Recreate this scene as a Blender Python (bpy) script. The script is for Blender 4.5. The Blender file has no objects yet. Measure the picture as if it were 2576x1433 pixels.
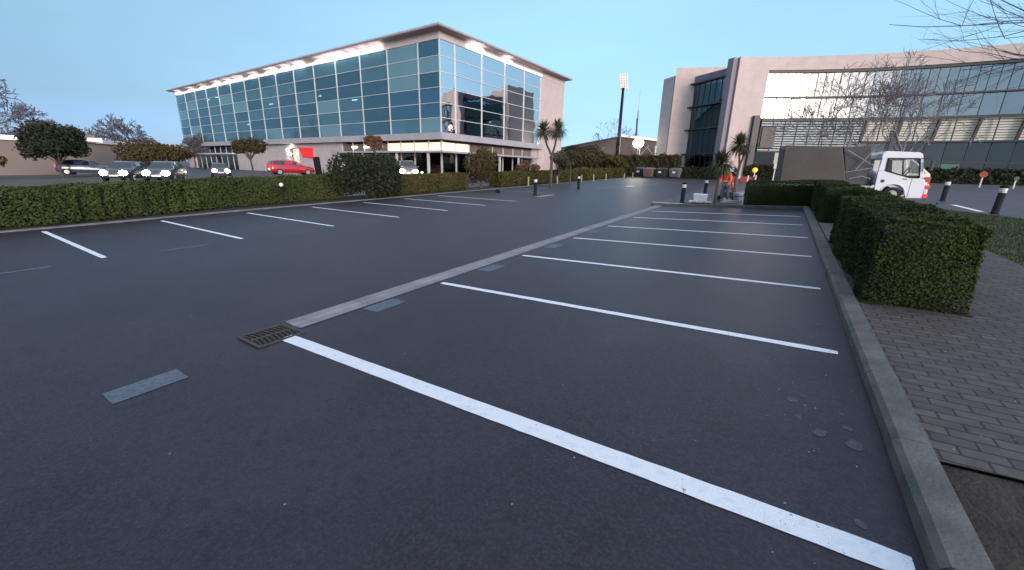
import bpy, bmesh, math, random
import numpy as np
from mathutils import Vector, Matrix
random.seed(7); rng = np.random.default_rng(11)
R_ = math.radians
scn = bpy.context.scene; C = scn.collection

# ------------------------------------------------------------------ camera
F, YAW, PITCH, ROLL, H = 1012.18, -0.5725, -0.2797, 0.0235, 1.9238
def cam_axes():
    f = Vector((math.sin(YAW)*math.cos(PITCH), math.cos(YAW)*math.cos(PITCH), math.sin(PITCH)))
    r = Vector((math.cos(YAW), -math.sin(YAW), 0)); u = r.cross(f)
    return r*math.cos(ROLL)+u*math.sin(ROLL), -r*math.sin(ROLL)+u*math.cos(ROLL), f
cr, cu, cf = cam_axes()
cd = bpy.data.cameras.new('camera'); cam = bpy.data.objects.new('camera', cd); C.objects.link(cam)
cd.sensor_width = 36; cd.lens = 36*F/2576; cd.clip_start = 0.05; cd.clip_end = 3000
cam.matrix_world = Matrix(((cr.x, cu.x, -cf.x, 0), (cr.y, cu.y, -cf.y, 0), (cr.z, cu.z, -cf.z, H), (0, 0, 0, 1)))
scn.camera = cam

# ------------------------------------------------------------------ sky, sun, exposure
SUN_EL, SUN_AZ = 5.0, 127.0          # azimuth clockwise from +Y
w = bpy.data.worlds.new('World'); scn.world = w; w.use_nodes = True
nt = w.node_tree; nt.nodes.clear()
sky = nt.nodes.new('ShaderNodeTexSky'); sky.sky_type = 'NISHITA'; sky.sun_disc = False
sky.sun_elevation = R_(SUN_EL); sky.sun_rotation = R_(SUN_AZ); sky.air_density = 1.0; sky.dust_density = 0.6; sky.ozone_density = 1.6
K_ = 0.45                       # exposure is raised by 1/K_
def ramp(stops, scale):
    r = nt.nodes.new('ShaderNodeValToRGB'); r.color_ramp.interpolation = 'LINEAR'; e = r.color_ramp.elements
    while len(e) < len(stops): e.new(.5)
    for q, (p, c) in zip(e, stops): q.position = p
    for q, (p, c) in zip(e, stops): q.color = (*[v/scale for v in c], 1)
    m = nt.nodes.new('ShaderNodeVectorMath'); m.operation = 'SCALE'; m.inputs['Scale'].default_value = scale
    nt.links.new(sep.outputs[2], r.inputs[0]); nt.links.new(r.outputs[0], m.inputs[0]); return m
tco = nt.nodes.new('ShaderNodeTexCoord'); sep = nt.nodes.new('ShaderNodeSeparateXYZ'); nt.links.new(tco.outputs['Generated'], sep.inputs[0])
rA = ramp([(0,(.74,1.15,4.6)),(.035,(.78,1.36,4.5)),(.105,(.92,1.22,2.1)),(.208,(1.4,1.62,1.98)),(.342,(2.1,2.25,2.4)),(.574,(4.9,3.8,3.7)),(.866,(11,7.3,6.0)),(1,(13.7,9.0,7.3))], 16)
rB = ramp([(0,(.47,.67,.86)),(.105,(.43,.69,.92)),(.208,(.38,.68,.94)),(.342,(.36,.64,.92)),(.574,(.48,.66,.88)),(1,(.62,.70,.88))], 1)
mul = nt.nodes.new('ShaderNodeVectorMath'); mul.operation = 'MULTIPLY'
nt.links.new(sky.outputs[0], mul.inputs[0]); nt.links.new(rA.outputs[0], mul.inputs[1])
dt = nt.nodes.new('ShaderNodeVectorMath'); dt.operation = 'DOT_PRODUCT'; dt.inputs[1].default_value = (math.sin(R_(62)), math.cos(R_(62)), 0)
nt.links.new(tco.outputs['Generated'], dt.inputs[0])
fc = nt.nodes.new('ShaderNodeFloatCurve'); cv = fc.mapping.curves[0]
for p_ in ((.15,.35),(.5,.48),(.88,.60)): cv.points.new(*p_)
cv.points[0].location = (0,.28); cv.points[-1].location = (1,.95); fc.mapping.update()
mr0 = nt.nodes.new('ShaderNodeMapRange'); mr0.inputs[1].default_value = -1; mr0.inputs[2].default_value = 1
nt.links.new(dt.outputs['Value'], mr0.inputs[0]); nt.links.new(mr0.outputs[0], fc.inputs['Value'])
hz_m = nt.nodes.new('ShaderNodeMapping'); hz_m.inputs['Scale'].default_value = (1,1,5); nt.links.new(tco.outputs['Generated'], hz_m.inputs[0])
hz_n = nt.nodes.new('ShaderNodeTexNoise'); hz_n.inputs['Scale'].default_value = 1.6; hz_n.inputs['Detail'].default_value = 5; nt.links.new(hz_m.outputs[0], hz_n.inputs[0])
hz_r = nt.nodes.new('ShaderNodeMapRange'); hz_r.inputs[1].default_value = .3; hz_r.inputs[2].default_value = .7; hz_r.inputs[3].default_value = 2.0; hz_r.inputs[4].default_value = 2.18; nt.links.new(hz_n.outputs[0], hz_r.inputs[0])
az = nt.nodes.new('ShaderNodeMath'); az.operation = 'MULTIPLY'; nt.links.new(hz_r.outputs[0], az.inputs[1]); nt.links.new(fc.outputs[0], az.inputs[0])
def scaled(src):
    q_ = nt.nodes.new('ShaderNodeVectorMath'); q_.operation = 'SCALE'; nt.links.new(src, q_.inputs[0]); nt.links.new(az.outputs[0], q_.inputs['Scale']); return q_.outputs[0]
bg = nt.nodes.new('ShaderNodeBackground'); bg.inputs[1].default_value = 0.15*K_*.75
bg2 = nt.nodes.new('ShaderNodeBackground'); bg2.inputs[1].default_value = K_*.40
# twilight glow round the place where the sun comes up
gd = nt.nodes.new('ShaderNodeVectorMath'); gd.operation = 'DOT_PRODUCT'
gd.inputs[1].default_value = (math.sin(R_(SUN_AZ-4)), math.cos(R_(SUN_AZ-4)), .12); nt.links.new(tco.outputs['Generated'], gd.inputs[0])
gr = nt.nodes.new('ShaderNodeMapRange'); gr.interpolation_type = 'SMOOTHERSTEP'; gr.inputs[1].default_value = math.cos(R_(29)); gr.inputs[2].default_value = math.cos(R_(3)); gr.inputs[4].default_value = 3.6*K_
nt.links.new(gd.outputs['Value'], gr.inputs[0]); bg3 = nt.nodes.new('ShaderNodeBackground'); bg3.inputs[0].default_value = (1,.86,.74,1); nt.links.new(gr.outputs[0], bg3.inputs[1])
ad3 = nt.nodes.new('ShaderNodeAddShader')
ad_ = nt.nodes.new('ShaderNodeAddShader'); wo = nt.nodes.new('ShaderNodeOutputWorld')
nt.links.new(scaled(mul.outputs[0]), bg.inputs[0]); nt.links.new(scaled(rB.outputs[0]), bg2.inputs[0])
nt.links.new(bg.outputs[0], ad_.inputs[0]); nt.links.new(bg2.outputs[0], ad_.inputs[1]); nt.links.new(ad_.outputs[0], ad3.inputs[0]); nt.links.new(bg3.outputs[0], ad3.inputs[1]); nt.links.new(ad3.outputs[0], wo.inputs[0])
sl = bpy.data.lights.new('sun', 'SUN'); sl.energy = 0.75; sl.angle = R_(14); sl.color = (1, 0.76, 0.64)
so = bpy.data.objects.new('sun', sl); C.objects.link(so)
sd = Vector((math.sin(R_(SUN_AZ))*math.cos(R_(SUN_EL+5)), math.cos(R_(SUN_AZ))*math.cos(R_(SUN_EL+5)), math.sin(R_(SUN_EL+5))))
so.rotation_euler = sd.to_track_quat('Z', 'Y').to_euler()
scn.view_settings.view_transform = 'Standard'; scn.view_settings.look = 'None'
scn.view_settings.exposure = 1.28; scn.view_settings.gamma = 1
scn.render.engine = 'CYCLES'
scn.cycles.transparent_max_bounces = 12; scn.cycles.max_bounces = 6

# ------------------------------------------------------------------ helpers
XC = -4.4014; SB = 0.0226; SX = 0.0361
def gz(x, y): return SB*min(max(y, -20), 75) + SX*min(max(x-XC, 0), 8)

class MB:
    def __init__(s): s.v = []; s.f = []; s.m = []
    def add(s, vs, fs, mi=0):
        n = len(s.v); s.v += [tuple(v) for v in vs]; s.f += [tuple(i+n for i in f) for f in fs]; s.m += [mi]*len(fs); return s
    def box(s, x0, x1, y0, y1, z0, z1, mi=0):
        return s.add([(x0,y0,z0),(x1,y0,z0),(x1,y1,z0),(x0,y1,z0),(x0,y0,z1),(x1,y0,z1),(x1,y1,z1),(x0,y1,z1)],
              [(3,2,1,0),(4,5,6,7),(0,1,5,4),(1,2,6,5),(2,3,7,6),(3,0,4,7)], mi)
    def hexa(s, b, t, mi=0):   # 4 bottom points, 4 top points (ccw)
        return s.add(list(b)+list(t), [(3,2,1,0),(4,5,6,7),(0,1,5,4),(1,2,6,5),(2,3,7,6),(3,0,4,7)], mi)
    def bar(s, p, q, wd, ht, mi=0):  # bar from p to q, width wd (horizontal), height ht
        p = Vector(p); q = Vector(q); d = (q-p).normalized()
        a = d.cross(Vector((0,0,1)))
        if a.length < 1e-3: a = Vector((1,0,0))
        a.normalize(); b = a.cross(d).normalized()
        a *= wd/2; b *= ht/2
        return s.hexa([p-a-b, p+a-b, p+a+b, p-a+b], [q-a-b, q+a-b, q+a+b, q-a+b], mi)
    def tube(s, pts, rad, n=8, mi=0, cap=True):
        pts = [Vector(p) for p in pts]; rings = []; prev = None
        for i, p in enumerate(pts):
            d = (pts[min(i+1, len(pts)-1)]-pts[max(i-1, 0)]).normalized()
            if prev is None:
                a = d.orthogonal().normalized()
            else:
                a = (prev - d*prev.dot(d)); a = a.normalized() if a.length > 1e-6 else d.orthogonal().normalized()
            prev = a; b = d.cross(a); r = rad[i] if hasattr(rad, '__len__') else rad
            rings.append([p+(a*math.cos(2*math.pi*k/n)+b*math.sin(2*math.pi*k/n))*r for k in range(n)])
        vs = [v for rg in rings for v in rg]; fs = []
        for i in range(len(rings)-1):
            for k in range(n):
                k2 = (k+1) % n; fs.append((i*n+k, i*n+k2, (i+1)*n+k2, (i+1)*n+k))
        if cap: fs.append(tuple(range(n-1, -1, -1))); fs.append(tuple((len(rings)-1)*n+k for k in range(n)))
        return s.add(vs, fs, mi)
    def lathe(s, c, prof, n=16, mi=0):  # prof: (r,z) list
        c = Vector(c); vs = []; fs = []
        for r, z in prof:
            for k in range(n): vs.append((c.x+r*math.cos(2*math.pi*k/n), c.y+r*math.sin(2*math.pi*k/n), c.z+z))
        for i in range(len(prof)-1):
            for k in range(n):
                k2 = (k+1) % n; fs.append((i*n+k, i*n+k2, (i+1)*n+k2, (i+1)*n+k))
        fs.append(tuple(range(n-1, -1, -1))); fs.append(tuple((len(prof)-1)*n+k for k in range(n)))
        return s.add(vs, fs, mi)
    def prism(s, poly, d, mi=0):  # poly of 3D pts, extruded by vector d
        n = len(poly); d = Vector(d)
        return s.add([Vector(p) for p in poly]+[Vector(p)+d for p in poly],
                     [tuple(range(n-1,-1,-1)), tuple(range(n,2*n))]+[(i,(i+1)%n,n+(i+1)%n,n+i) for i in range(n)], mi)
    def ball(s, c, r, n=10, m=7, mi=0):
        rx, ry, rz = r if hasattr(r, '__len__') else (r, r, r)
        vs = []; fs = []
        for i in range(m+1):
            t = math.pi*i/m
            for k in range(n):
                a = 2*math.pi*k/n; vs.append((c[0]+rx*math.sin(t)*math.cos(a), c[1]+ry*math.sin(t)*math.sin(a), c[2]-rz*math.cos(t)))
        for i in range(m):
            for k in range(n):
                k2 = (k+1) % n; fs.append((i*n+k, i*n+k2, (i+1)*n+k2, (i+1)*n+k))
        return s.add(vs, fs, mi)
    def build(s, name, mat, parent=None, smooth=False, bevel=0):
        me = bpy.data.meshes.new(name); me.from_pydata(s.v, [], s.f)
        mats = mat if isinstance(mat, (list, tuple)) else [mat]
        for m_ in mats: me.materials.append(m_)
        if len(mats) > 1: me.polygons.foreach_set('material_index', s.m)
        if smooth: me.polygons.foreach_set('use_smooth', [True]*len(me.polygons))
        bm = bmesh.new(); bm.from_mesh(me)
        if smooth: bmesh.ops.remove_doubles(bm, verts=bm.verts, dist=1e-5)
        if not getattr(s, 'fixed', False): bmesh.ops.recalc_face_normals(bm, faces=bm.faces)
        bm.to_mesh(me); bm.free()
        o = bpy.data.objects.new(name, me); C.objects.link(o)
        if parent is not None: o.parent = parent
        if bevel:
            b = o.modifiers.new('bevel', 'BEVEL'); b.width = bevel; b.segments = 2; b.limit_method = 'ANGLE'; b.angle_limit = R_(35)
        return o

def tag(o, label=None, cat=None, group=None, kind=None):
    if label: o['label'] = label
    if cat: o['category'] = cat
    if group: o['group'] = group
    if kind: o['kind'] = kind
    return o
def thing(name, label, cat, loc=(0,0,0), rz=0, group=None):
    o = bpy.data.objects.new(name, None); C.objects.link(o); o.location = loc; o.rotation_euler = (0,0,rz); o.empty_display_size = .3
    return tag(o, label, cat, group)
def kids(o): return [c for c in bpy.data.objects if c.parent == o]
def dup(o, loc, rz=None, label=None, scale=None, parent=None):
    c = o.copy(); C.objects.link(c)
    if parent is not None: c.parent = parent
    else:
        c.location = loc
        if rz is not None: c.rotation_euler = (0,0,rz)
        if scale: c.scale = (scale,)*3
        if label: c['label'] = label
    for k in kids(o): dup(k, None, parent=c)
    return c

# ------------------------------------------------------------------ materials
def mat(name, col, rough=.8, col2=None, nscale=8, bump=0, bscale=60, metal=0, spec=.5, emit=None, estr=0, detail=6, lo=.35, hi=.65, coat=0, island=0, trans=0):
    m = bpy.data.materials.new(name); m.use_nodes = True; t = m.node_tree; b = t.nodes['Principled BSDF']
    b.inputs['Base Color'].default_value = (*col, 1); b.inputs['Roughness'].default_value = rough; b.inputs['Metallic'].default_value = metal
    b.inputs['Specular IOR Level'].default_value = spec; b.inputs['Coat Weight'].default_value = coat
    tc = t.nodes.new('ShaderNodeTexCoord')
    if col2:
        n = t.nodes.new('ShaderNodeTexNoise'); n.inputs['Scale'].default_value = nscale; n.inputs['Detail'].default_value = detail
        r = t.nodes.new('ShaderNodeMapRange'); r.inputs[1].default_value = lo; r.inputs[2].default_value = hi
        mx = t.nodes.new('ShaderNodeMix'); mx.data_type = 'RGBA'; mx.inputs[6].default_value = (*col, 1); mx.inputs[7].default_value = (*col2, 1)
        t.links.new(tc.outputs['Object'], n.inputs['Vector']); t.links.new(n.outputs[0], r.inputs[0])
        if island:
            g = t.nodes.new('ShaderNodeNewGeometry'); a = t.nodes.new('ShaderNodeMix'); a.data_type = 'FLOAT'; a.inputs[0].default_value = island
            t.links.new(r.outputs[0], a.inputs[2]); t.links.new(g.outputs['Random Per Island'], a.inputs[3]); t.links.new(a.outputs[0], mx.inputs[0])
        else: t.links.new(r.outputs[0], mx.inputs[0])
        t.links.new(mx.outputs[2], b.inputs['Base Color'])
    if bump:
        n2 = t.nodes.new('ShaderNodeTexNoise'); n2.inputs['Scale'].default_value = bscale; n2.inputs['Detail'].default_value = 4
        bp = t.nodes.new('ShaderNodeBump'); bp.inputs['Strength'].default_value = bump; bp.inputs['Distance'].default_value = .02
        t.links.new(tc.outputs['Object'], n2.inputs['Vector']); t.links.new(n2.outputs[0], bp.inputs['Height']); t.links.new(bp.outputs[0], b.inputs['Normal'])
    if emit: b.inputs['Emission Color'].default_value = (*emit, 1); b.inputs['Emission Strength'].default_value = estr
    if trans:
        tr = t.nodes.new('ShaderNodeBsdfTranslucent'); tr.inputs[0].default_value = (*[c*1.3 for c in col], 1)
        ms = t.nodes.new('ShaderNodeMixShader'); ms.inputs[0].default_value = trans; out = t.nodes['Material Output']
        t.links.new(b.outputs[0], ms.inputs[1]); t.links.new(tr.outputs[0], ms.inputs[2]); t.links.new(ms.outputs[0], out.inputs[0])
        if col2: t.links.new(mx.outputs[2], tr.inputs[0])
    return m

def glassmat(name, tintc, ior=1.9, wav=.012, wscale=.35, reflt=(1,1,1), dif=(0,0,0), difw=0, panes=0):
    """see-through coated glass: fresnel mix of clear tint and mirror, slightly wavy"""
    m = bpy.data.materials.new(name); m.use_nodes = True; t = m.node_tree; t.nodes.clear()
    out = t.nodes.new('ShaderNodeOutputMaterial'); fr = t.nodes.new('ShaderNodeFresnel'); fr.inputs[0].default_value = ior
    tr = t.nodes.new('ShaderNodeBsdfTransparent'); tr.inputs[0].default_value = (*tintc, 1)
    gl = t.nodes.new('ShaderNodeBsdfGlossy'); gl.inputs['Roughness'].default_value = .015; gl.inputs['Color'].default_value = (*reflt, 1)
    tc = t.nodes.new('ShaderNodeTexCoord'); n = t.nodes.new('ShaderNodeTexNoise'); n.inputs['Scale'].default_value = wscale; n.inputs['Detail'].default_value = 2
    bp = t.nodes.new('ShaderNodeBump'); bp.inputs['Strength'].default_value = 1; bp.inputs['Distance'].default_value = wav
    t.links.new(tc.outputs['Object'], n.inputs[0]); t.links.new(n.outputs[0], bp.inputs['Height'])
    t.links.new(bp.outputs[0], gl.inputs['Normal'])
    mx = t.nodes.new('ShaderNodeMixShader'); t.links.new(fr.outputs[0], mx.inputs[0])
    if difw:
        df = t.nodes.new('ShaderNodeBsdfDiffuse'); df.inputs[0].default_value = (*dif, 1)
        m2 = t.nodes.new('ShaderNodeMixShader'); m2.inputs[0].default_value = difw
        t.links.new(tr.outputs[0], m2.inputs[1]); t.links.new(df.outputs[0], m2.inputs[2]); t.links.new(m2.outputs[0], mx.inputs[1])
    else: t.links.new(tr.outputs[0], mx.inputs[1])
    t.links.new(gl.outputs[0], mx.inputs[2]); t.links.new(mx.outputs[0], out.inputs[0])
    return m

def asphalt(name, a, b_, rough=.62, stain=True):
    m = bpy.data.materials.new(name); m.use_nodes = True; t = m.node_tree; b = t.nodes['Principled BSDF']; L = t.links
    tc = t.nodes.new('ShaderNodeTexCoord')
    def noise(sc, det=5, sc3=None):
        n = t.nodes.new('ShaderNodeTexNoise'); n.inputs['Scale'].default_value = sc; n.inputs['Detail'].default_value = det
        if sc3:
            mp = t.nodes.new('ShaderNodeMapping'); mp.inputs['Scale'].default_value = sc3; L.new(tc.outputs['Object'], mp.inputs[0]); L.new(mp.outputs[0], n.inputs[0])
        else: L.new(tc.outputs['Object'], n.inputs[0])
        return n
    def mr(n, lo, hi, t0=0, t1=1):
        r = t.nodes.new('ShaderNodeMapRange'); r.inputs[1].default_value = lo; r.inputs[2].default_value = hi; r.inputs[3].default_value = t0; r.inputs[4].default_value = t1
        L.new(n.outputs[0], r.inputs[0]); return r
    def mix(fac, c1, c2, bt='MIX'):
        x = t.nodes.new('ShaderNodeMix'); x.data_type = 'RGBA'; x.blend_type = bt
        if hasattr(fac, 'outputs'): L.new(fac.outputs[0], x.inputs[0])
        else: x.inputs[0].default_value = fac
        for i, c in ((6, c1), (7, c2)):
            if hasattr(c, 'outputs'): L.new(c.outputs[2], x.inputs[i])
            else: x.inputs[i].default_value = (*c, 1)
        return x
    base = mix(mr(noise(.35, 4), .35, .65), a, b_)
    blot = mix(mr(noise(1.7, 6), .45, .7, 0, .45), base, tuple(c*.72 for c in a))
    oil = t.nodes.new('ShaderNodeTexVoronoi'); oil.inputs['Scale'].default_value = .55; L.new(tc.outputs['Object'], oil.inputs[0])
    blot = mix(mr(oil, .05, .32, .5, 0), blot, tuple(c*.45 for c in a))
    long = mix(mr(noise(1, 4, (1.6, .12, 1)), .5, .75, 0, .35), blot, tuple(c*1.35 for c in b_))
    g0 = mix(mr(noise(48, 3), .42, .66, 0, .55), long, tuple(c*1.75 for c in b_))
    g1 = mix(mr(noise(14, 5), .52, .72, 0, .5), g0, tuple(c*.6 for c in a))
    grit = mix(mr(noise(150, 2), .3, .7, 0, .6), g1, tuple(c*.35 for c in a))
    vo = t.nodes.new('ShaderNodeTexVoronoi'); vo.inputs['Scale'].default_value = 90; L.new(tc.outputs['Object'], vo.inputs[0])
    sp = mix(mr(vo, .02, .12, .55, 0), grit, (.22, .22, .24))
    vo2 = t.nodes.new('ShaderNodeTexVoronoi'); vo2.inputs['Scale'].default_value = 2.3; L.new(tc.outputs['Object'], vo2.inputs[0])
    sp2 = mix(mr(vo2, .012, .02, .8, 0), sp, (.3, .3, .28))
    L.new(sp2.outputs[2], b.inputs['Base Color'])
    b.inputs['Roughness'].default_value = rough; b.inputs['Specular IOR Level'].default_value = .32
    n = noise(140, 3); bp = t.nodes.new('ShaderNodeBump'); bp.inputs['Strength'].default_value = .45; bp.inputs['Distance'].default_value = .008
    L.new(n.outputs[0], bp.inputs['Height']); L.new(bp.outputs[0], b.inputs['Normal'])
    return m

def panelmat(name, c1, c2, mortar, w_, h_, rough=.75, axis='Z', spec=.4, msize=.012):
    """stone cladding panels: brick texture driven by (horizontal run, height)"""
    m = bpy.data.materials.new(name); m.use_nodes = True; t = m.node_tree; b = t.nodes['Principled BSDF']; L = t.links
    tc = t.nodes.new('ShaderNodeTexCoord'); sx = t.nodes.new('ShaderNodeSeparateXYZ'); L.new(tc.outputs['Object'], sx.inputs[0])
    ad = t.nodes.new('ShaderNodeMath'); ad.operation = 'ADD'; L.new(sx.outputs[0], ad.inputs[0]); L.new(sx.outputs[1], ad.inputs[1])
    cb = t.nodes.new('ShaderNodeCombineXYZ'); L.new(ad.outputs[0], cb.inputs[0]); L.new(sx.outputs[2], cb.inputs[1])
    if axis == 'XY': L.new(sx.outputs[0], cb.inputs[0]); L.new(sx.outputs[1], cb.inputs[1])
    br = t.nodes.new('ShaderNodeTexBrick'); br.offset = .5 if axis == 'XY' else 0
    br.inputs['Color1'].default_value = (*c1, 1); br.inputs['Color2'].default_value = (*c2, 1); br.inputs['Mortar'].default_value = (*mortar, 1)
    br.inputs['Scale'].default_value = 1; br.inputs['Brick Width'].default_value = w_; br.inputs['Row Height'].default_value = h_; br.inputs['Mortar Size'].default_value = msize
    L.new(cb.outputs[0], br.inputs[0])
    n = t.nodes.new('ShaderNodeTexNoise'); n.inputs['Scale'].default_value = 1.2 if axis != 'XY' else 9; n.inputs['Detail'].default_value = 6; L.new(tc.outputs['Object'], n.inputs[0])
    r = t.nodes.new('ShaderNodeMapRange'); r.inputs[1].default_value = .3; r.inputs[2].default_value = .7; r.inputs[3].default_value = .90 if axis != 'XY' else .72; r.inputs[4].default_value = 1.04 if axis != 'XY' else 1.15
    L.new(n.outputs[0], r.inputs[0])
    mx = t.nodes.new('ShaderNodeMix'); mx.data_type = 'RGBA'; mx.blend_type = 'MULTIPLY'; mx.inputs[0].default_value = 1
    L.new(br.outputs[0], mx.inputs[6]); L.new(r.outputs[0], mx.inputs[7]); L.new(mx.outputs[2], b.inputs['Base Color'])
    bp = t.nodes.new('ShaderNodeBump'); bp.inputs['Strength'].default_value = .4; bp.inputs['Distance'].default_value = .01; bp.invert = True
    L.new(br.outputs['Fac'], bp.inputs['Height']); L.new(bp.outputs[0], b.inputs['Normal'])
    b.inputs['Roughness'].default_value = rough; b.inputs['Specular IOR Level'].default_value = spec
    return m

M = {}
M['asphalt'] = asphalt('asphalt', (.0235,.0190,.0255), (.040,.033,.047), .5)
M['road'] = asphalt('road_asphalt', (.055,.047,.058), (.070,.062,.075), .5)
M['dirt'] = mat('dirt', (.045,.033,.024), .95, (.02,.015,.011), 5, .8, 30)
M['farground'] = mat('far_ground', (.085,.078,.072), .95, (.06,.06,.045), .15)
M['grass'] = mat('grass_blades', (.030,.050,.014), .85, (.055,.068,.022), 1.5, island=.6, trans=.2)
M['lawnbase'] = mat('lawn_base', (.035,.05,.016), .95, (.06,.065,.025), 2)
M['concrete'] = mat('concrete', (.26,.25,.26), .85, (.17,.17,.185), 3, .3, 50)
M['kerb'] = mat('kerb_concrete', (.135,.125,.115), .85, (.075,.072,.068), 3.5, .4, 45)
M['slab'] = mat('slab_concrete', (.13,.13,.125), .85, (.09,.09,.085), 4, .3, 50)
M['paint'] = mat('white_paint', (.80,.82,.84), .6, (.64,.67,.71), 14, .5, 120, lo=.5, hi=.8)
def chip(m, amt):
    t = m.node_tree; b = t.nodes['Principled BSDF']; L = t.links; src = b.inputs['Base Color'].links[0].from_socket
    tc = t.nodes.new('ShaderNodeTexCoord'); n = t.nodes.new('ShaderNodeTexNoise'); n.inputs['Scale'].default_value = 26; n.inputs['Detail'].default_value = 8; n.inputs['Roughness'].default_value = .7
    r = t.nodes.new('ShaderNodeMapRange'); r.inputs[1].default_value = amt; r.inputs[2].default_value = amt+.03; x = t.nodes.new('ShaderNodeMix'); x.data_type = 'RGBA'; x.inputs[7].default_value = (.09,.09,.10,1)
    L.new(tc.outputs['Object'], n.inputs[0]); L.new(n.outputs[0], r.inputs[0]); L.new(r.outputs[0], x.inputs[0]); L.new(src, x.inputs[6]); L.new(x.outputs[2], b.inputs['Base Color'])
chip(M['paint'], .645)
M['wornpaint'] = mat('worn_paint', (.40,.41,.43), .8, (.16,.165,.18), 9, .2, 90)
M['greypaint'] = mat('covered_paint', (.105,.135,.165), .75, (.05,.062,.08), 28, .4, 90, lo=.45, hi=.75)
M['pavers'] = panelmat('block_pavers', (.105,.085,.076), (.075,.062,.056), (.03,.025,.023), .21, .105, .8, 'XY', msize=.008)
M['iron'] = mat('cast_iron', (.05,.042,.038), .6, (.09,.07,.055), 20, .3, 80, metal=.3)
M['black'] = mat('pit_black', (.006,.006,.006), .9)
M['stone'] = panelmat('pink_stone', (.56,.475,.45), (.53,.445,.425), (.50,.38,.36), 2.4, 1.5, .7)
M['stone_pale'] = panelmat('pale_stone', (.50,.45,.465), (.475,.43,.445), (.38,.34,.36), 2.4, 1.5, .7)
M['metalband'] = mat('grey_cladding', (.40,.385,.42), .5, (.34,.33,.36), 1.2, spec=.4)
M['roofmetal'] = mat('roof_metal', (.42,.40,.42), .5, (.36,.34,.36), 1)
M['soffit'] = mat('roof_soffit', (.33,.25,.24), .7, (.26,.20,.19), .8)
M['clerestory'] = mat('clerestory_band', (.62,.54,.54), .6, (.56,.49,.49), 1)
M['mullion'] = mat('pale_mullion', (.66,.67,.68), .45, metal=.2)
M['darkframe'] = mat('dark_frame', (.035,.035,.045), .5)
M['glassL'] = glassmat('blue_glass', (.34,.60,.78), 1.95, .008, .5, reflt=(.60,.93,1.0), dif=(.17,.35,.46), difw=.38)
M['glassL2'] = glassmat('blue_glass_pale', (.34,.60,.78), 2.0, .008, .5, reflt=(.60,.93,1.0), dif=(.26,.48,.56), difw=.5)
M['glassL3'] = glassmat('blue_glass_deep', (.30,.52,.72), 1.9, .008, .5, reflt=(.60,.93,1.0), dif=(.12,.27,.40), difw=.32)
M['glassR'] = glassmat('curtain_glass', (.22,.32,.38), 8.0, .030, .28)
M['glassC'] = glassmat('curved_glass', (.16,.26,.32), 3.2, .010, .4)
M['glassD'] = glassmat('dark_green_glass', (.10,.17,.17), 1.7, .004, .4)
M['floor_in'] = mat('interior_slab', (.09,.12,.14), .8)
M['wall_in'] = mat('interior_wall', (.12,.19,.25), .9, (.17,.25,.31), .25)
M['part_in'] = mat('interior_blind', (.50,.75,.80), .8)
M['dark_in'] = mat('interior_dark', (.02,.028,.035), .9)
M['glassW'] = glassmat('wing_glass', (.12,.22,.32), 1.9, .002, .3, reflt=(.62,.92,1.0))
M['standroof'] = mat('stand_roof', (.14,.12,.12), .7)
M['red'] = mat('red_sign', (.75,.03,.035), .5, emit=(1,.03,.03), estr=.12)
M['warm'] = mat('lit_transom', (.8,.7,.5), .6, emit=(1,.80,.50), estr=.42)
M['white_l'] = mat('lamp_white', (.9,.9,.9), .5, emit=(1,.97,.93), estr=6)
M['strip_l'] = mat('soffit_uplight', (.9,.9,.9), .5, emit=(1,.96,.98), estr=7)
M['strip_dim'] = mat('light_strip', (.9,.9,.9), .5, emit=(1,.96,.98), estr=2.2)
M['head_l'] = mat('headlight_lit', (.9,.9,.9), .3, emit=(1,.93,.80), estr=45)
M['flood_l'] = mat('floodlight_lit', (.9,.9,.9), .3, emit=(1,.88,.62), estr=22)
M['amber_l'] = mat('amber_lamp', (.9,.5,.1), .4, emit=(1,.50,.08), estr=1.1)
M['leafH'] = mat('hedge_leaf', (.032,.045,.012), .8, (.075,.095,.026), .7, island=.5, trans=.15, spec=.25)
M['leafH2'] = mat('right_hedge_leaf', (.018,.029,.010), .8, (.082,.096,.026), 1.0, island=.4, trans=.15, lo=.42, hi=.75, spec=.15)
M['leafD'] = mat('dark_leaf', (.014,.020,.010), .75, (.034,.042,.018), 1.5, island=.5, trans=.12, spec=.3)
M['leafB'] = mat('brown_leaf', (.050,.042,.018), .8, (.09,.068,.030), 1.2, island=.5, trans=.12, spec=.2)
M['leafR'] = mat('russet_leaf', (.11,.05,.025), .8, (.15,.08,.04), 1.2, island=.5, trans=.1)
M['leafP'] = mat('palm_leaf', (.035,.048,.018), .65, (.10,.095,.045), 2, island=.6, trans=.12)
M['leafO'] = mat('olive_hedge_leaf', (.05,.05,.012), .75, (.10,.09,.028), .8, island=.5, trans=.12, spec=.2)
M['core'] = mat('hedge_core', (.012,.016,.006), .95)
M['bark'] = mat('bark', (.10,.085,.075), .9, (.06,.05,.045), 10, .5, 40)
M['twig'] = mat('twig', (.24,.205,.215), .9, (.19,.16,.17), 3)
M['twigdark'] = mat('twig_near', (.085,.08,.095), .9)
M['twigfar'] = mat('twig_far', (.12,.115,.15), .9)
M['post'] = mat('black_post', (.010,.009,.012), .75, (.016,.016,.019), 20, spec=.2)
M['lens'] = mat('white_lens', (.80,.78,.74), .4)
M['stake'] = mat('pale_stake', (.42,.38,.24), .8)
M['tyre'] = mat('tyre', (.014,.014,.015), .85)
M['rim'] = mat('rim', (.35,.35,.37), .4, metal=.6)
M['truckwhite'] = mat('truck_white', (.74,.75,.80), .35, (.68,.70,.75), 2, coat=.3)
M['tarp'] = mat('tarp', (.085,.078,.074), .85, (.07,.063,.06), 1.5, .4, 6)
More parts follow.
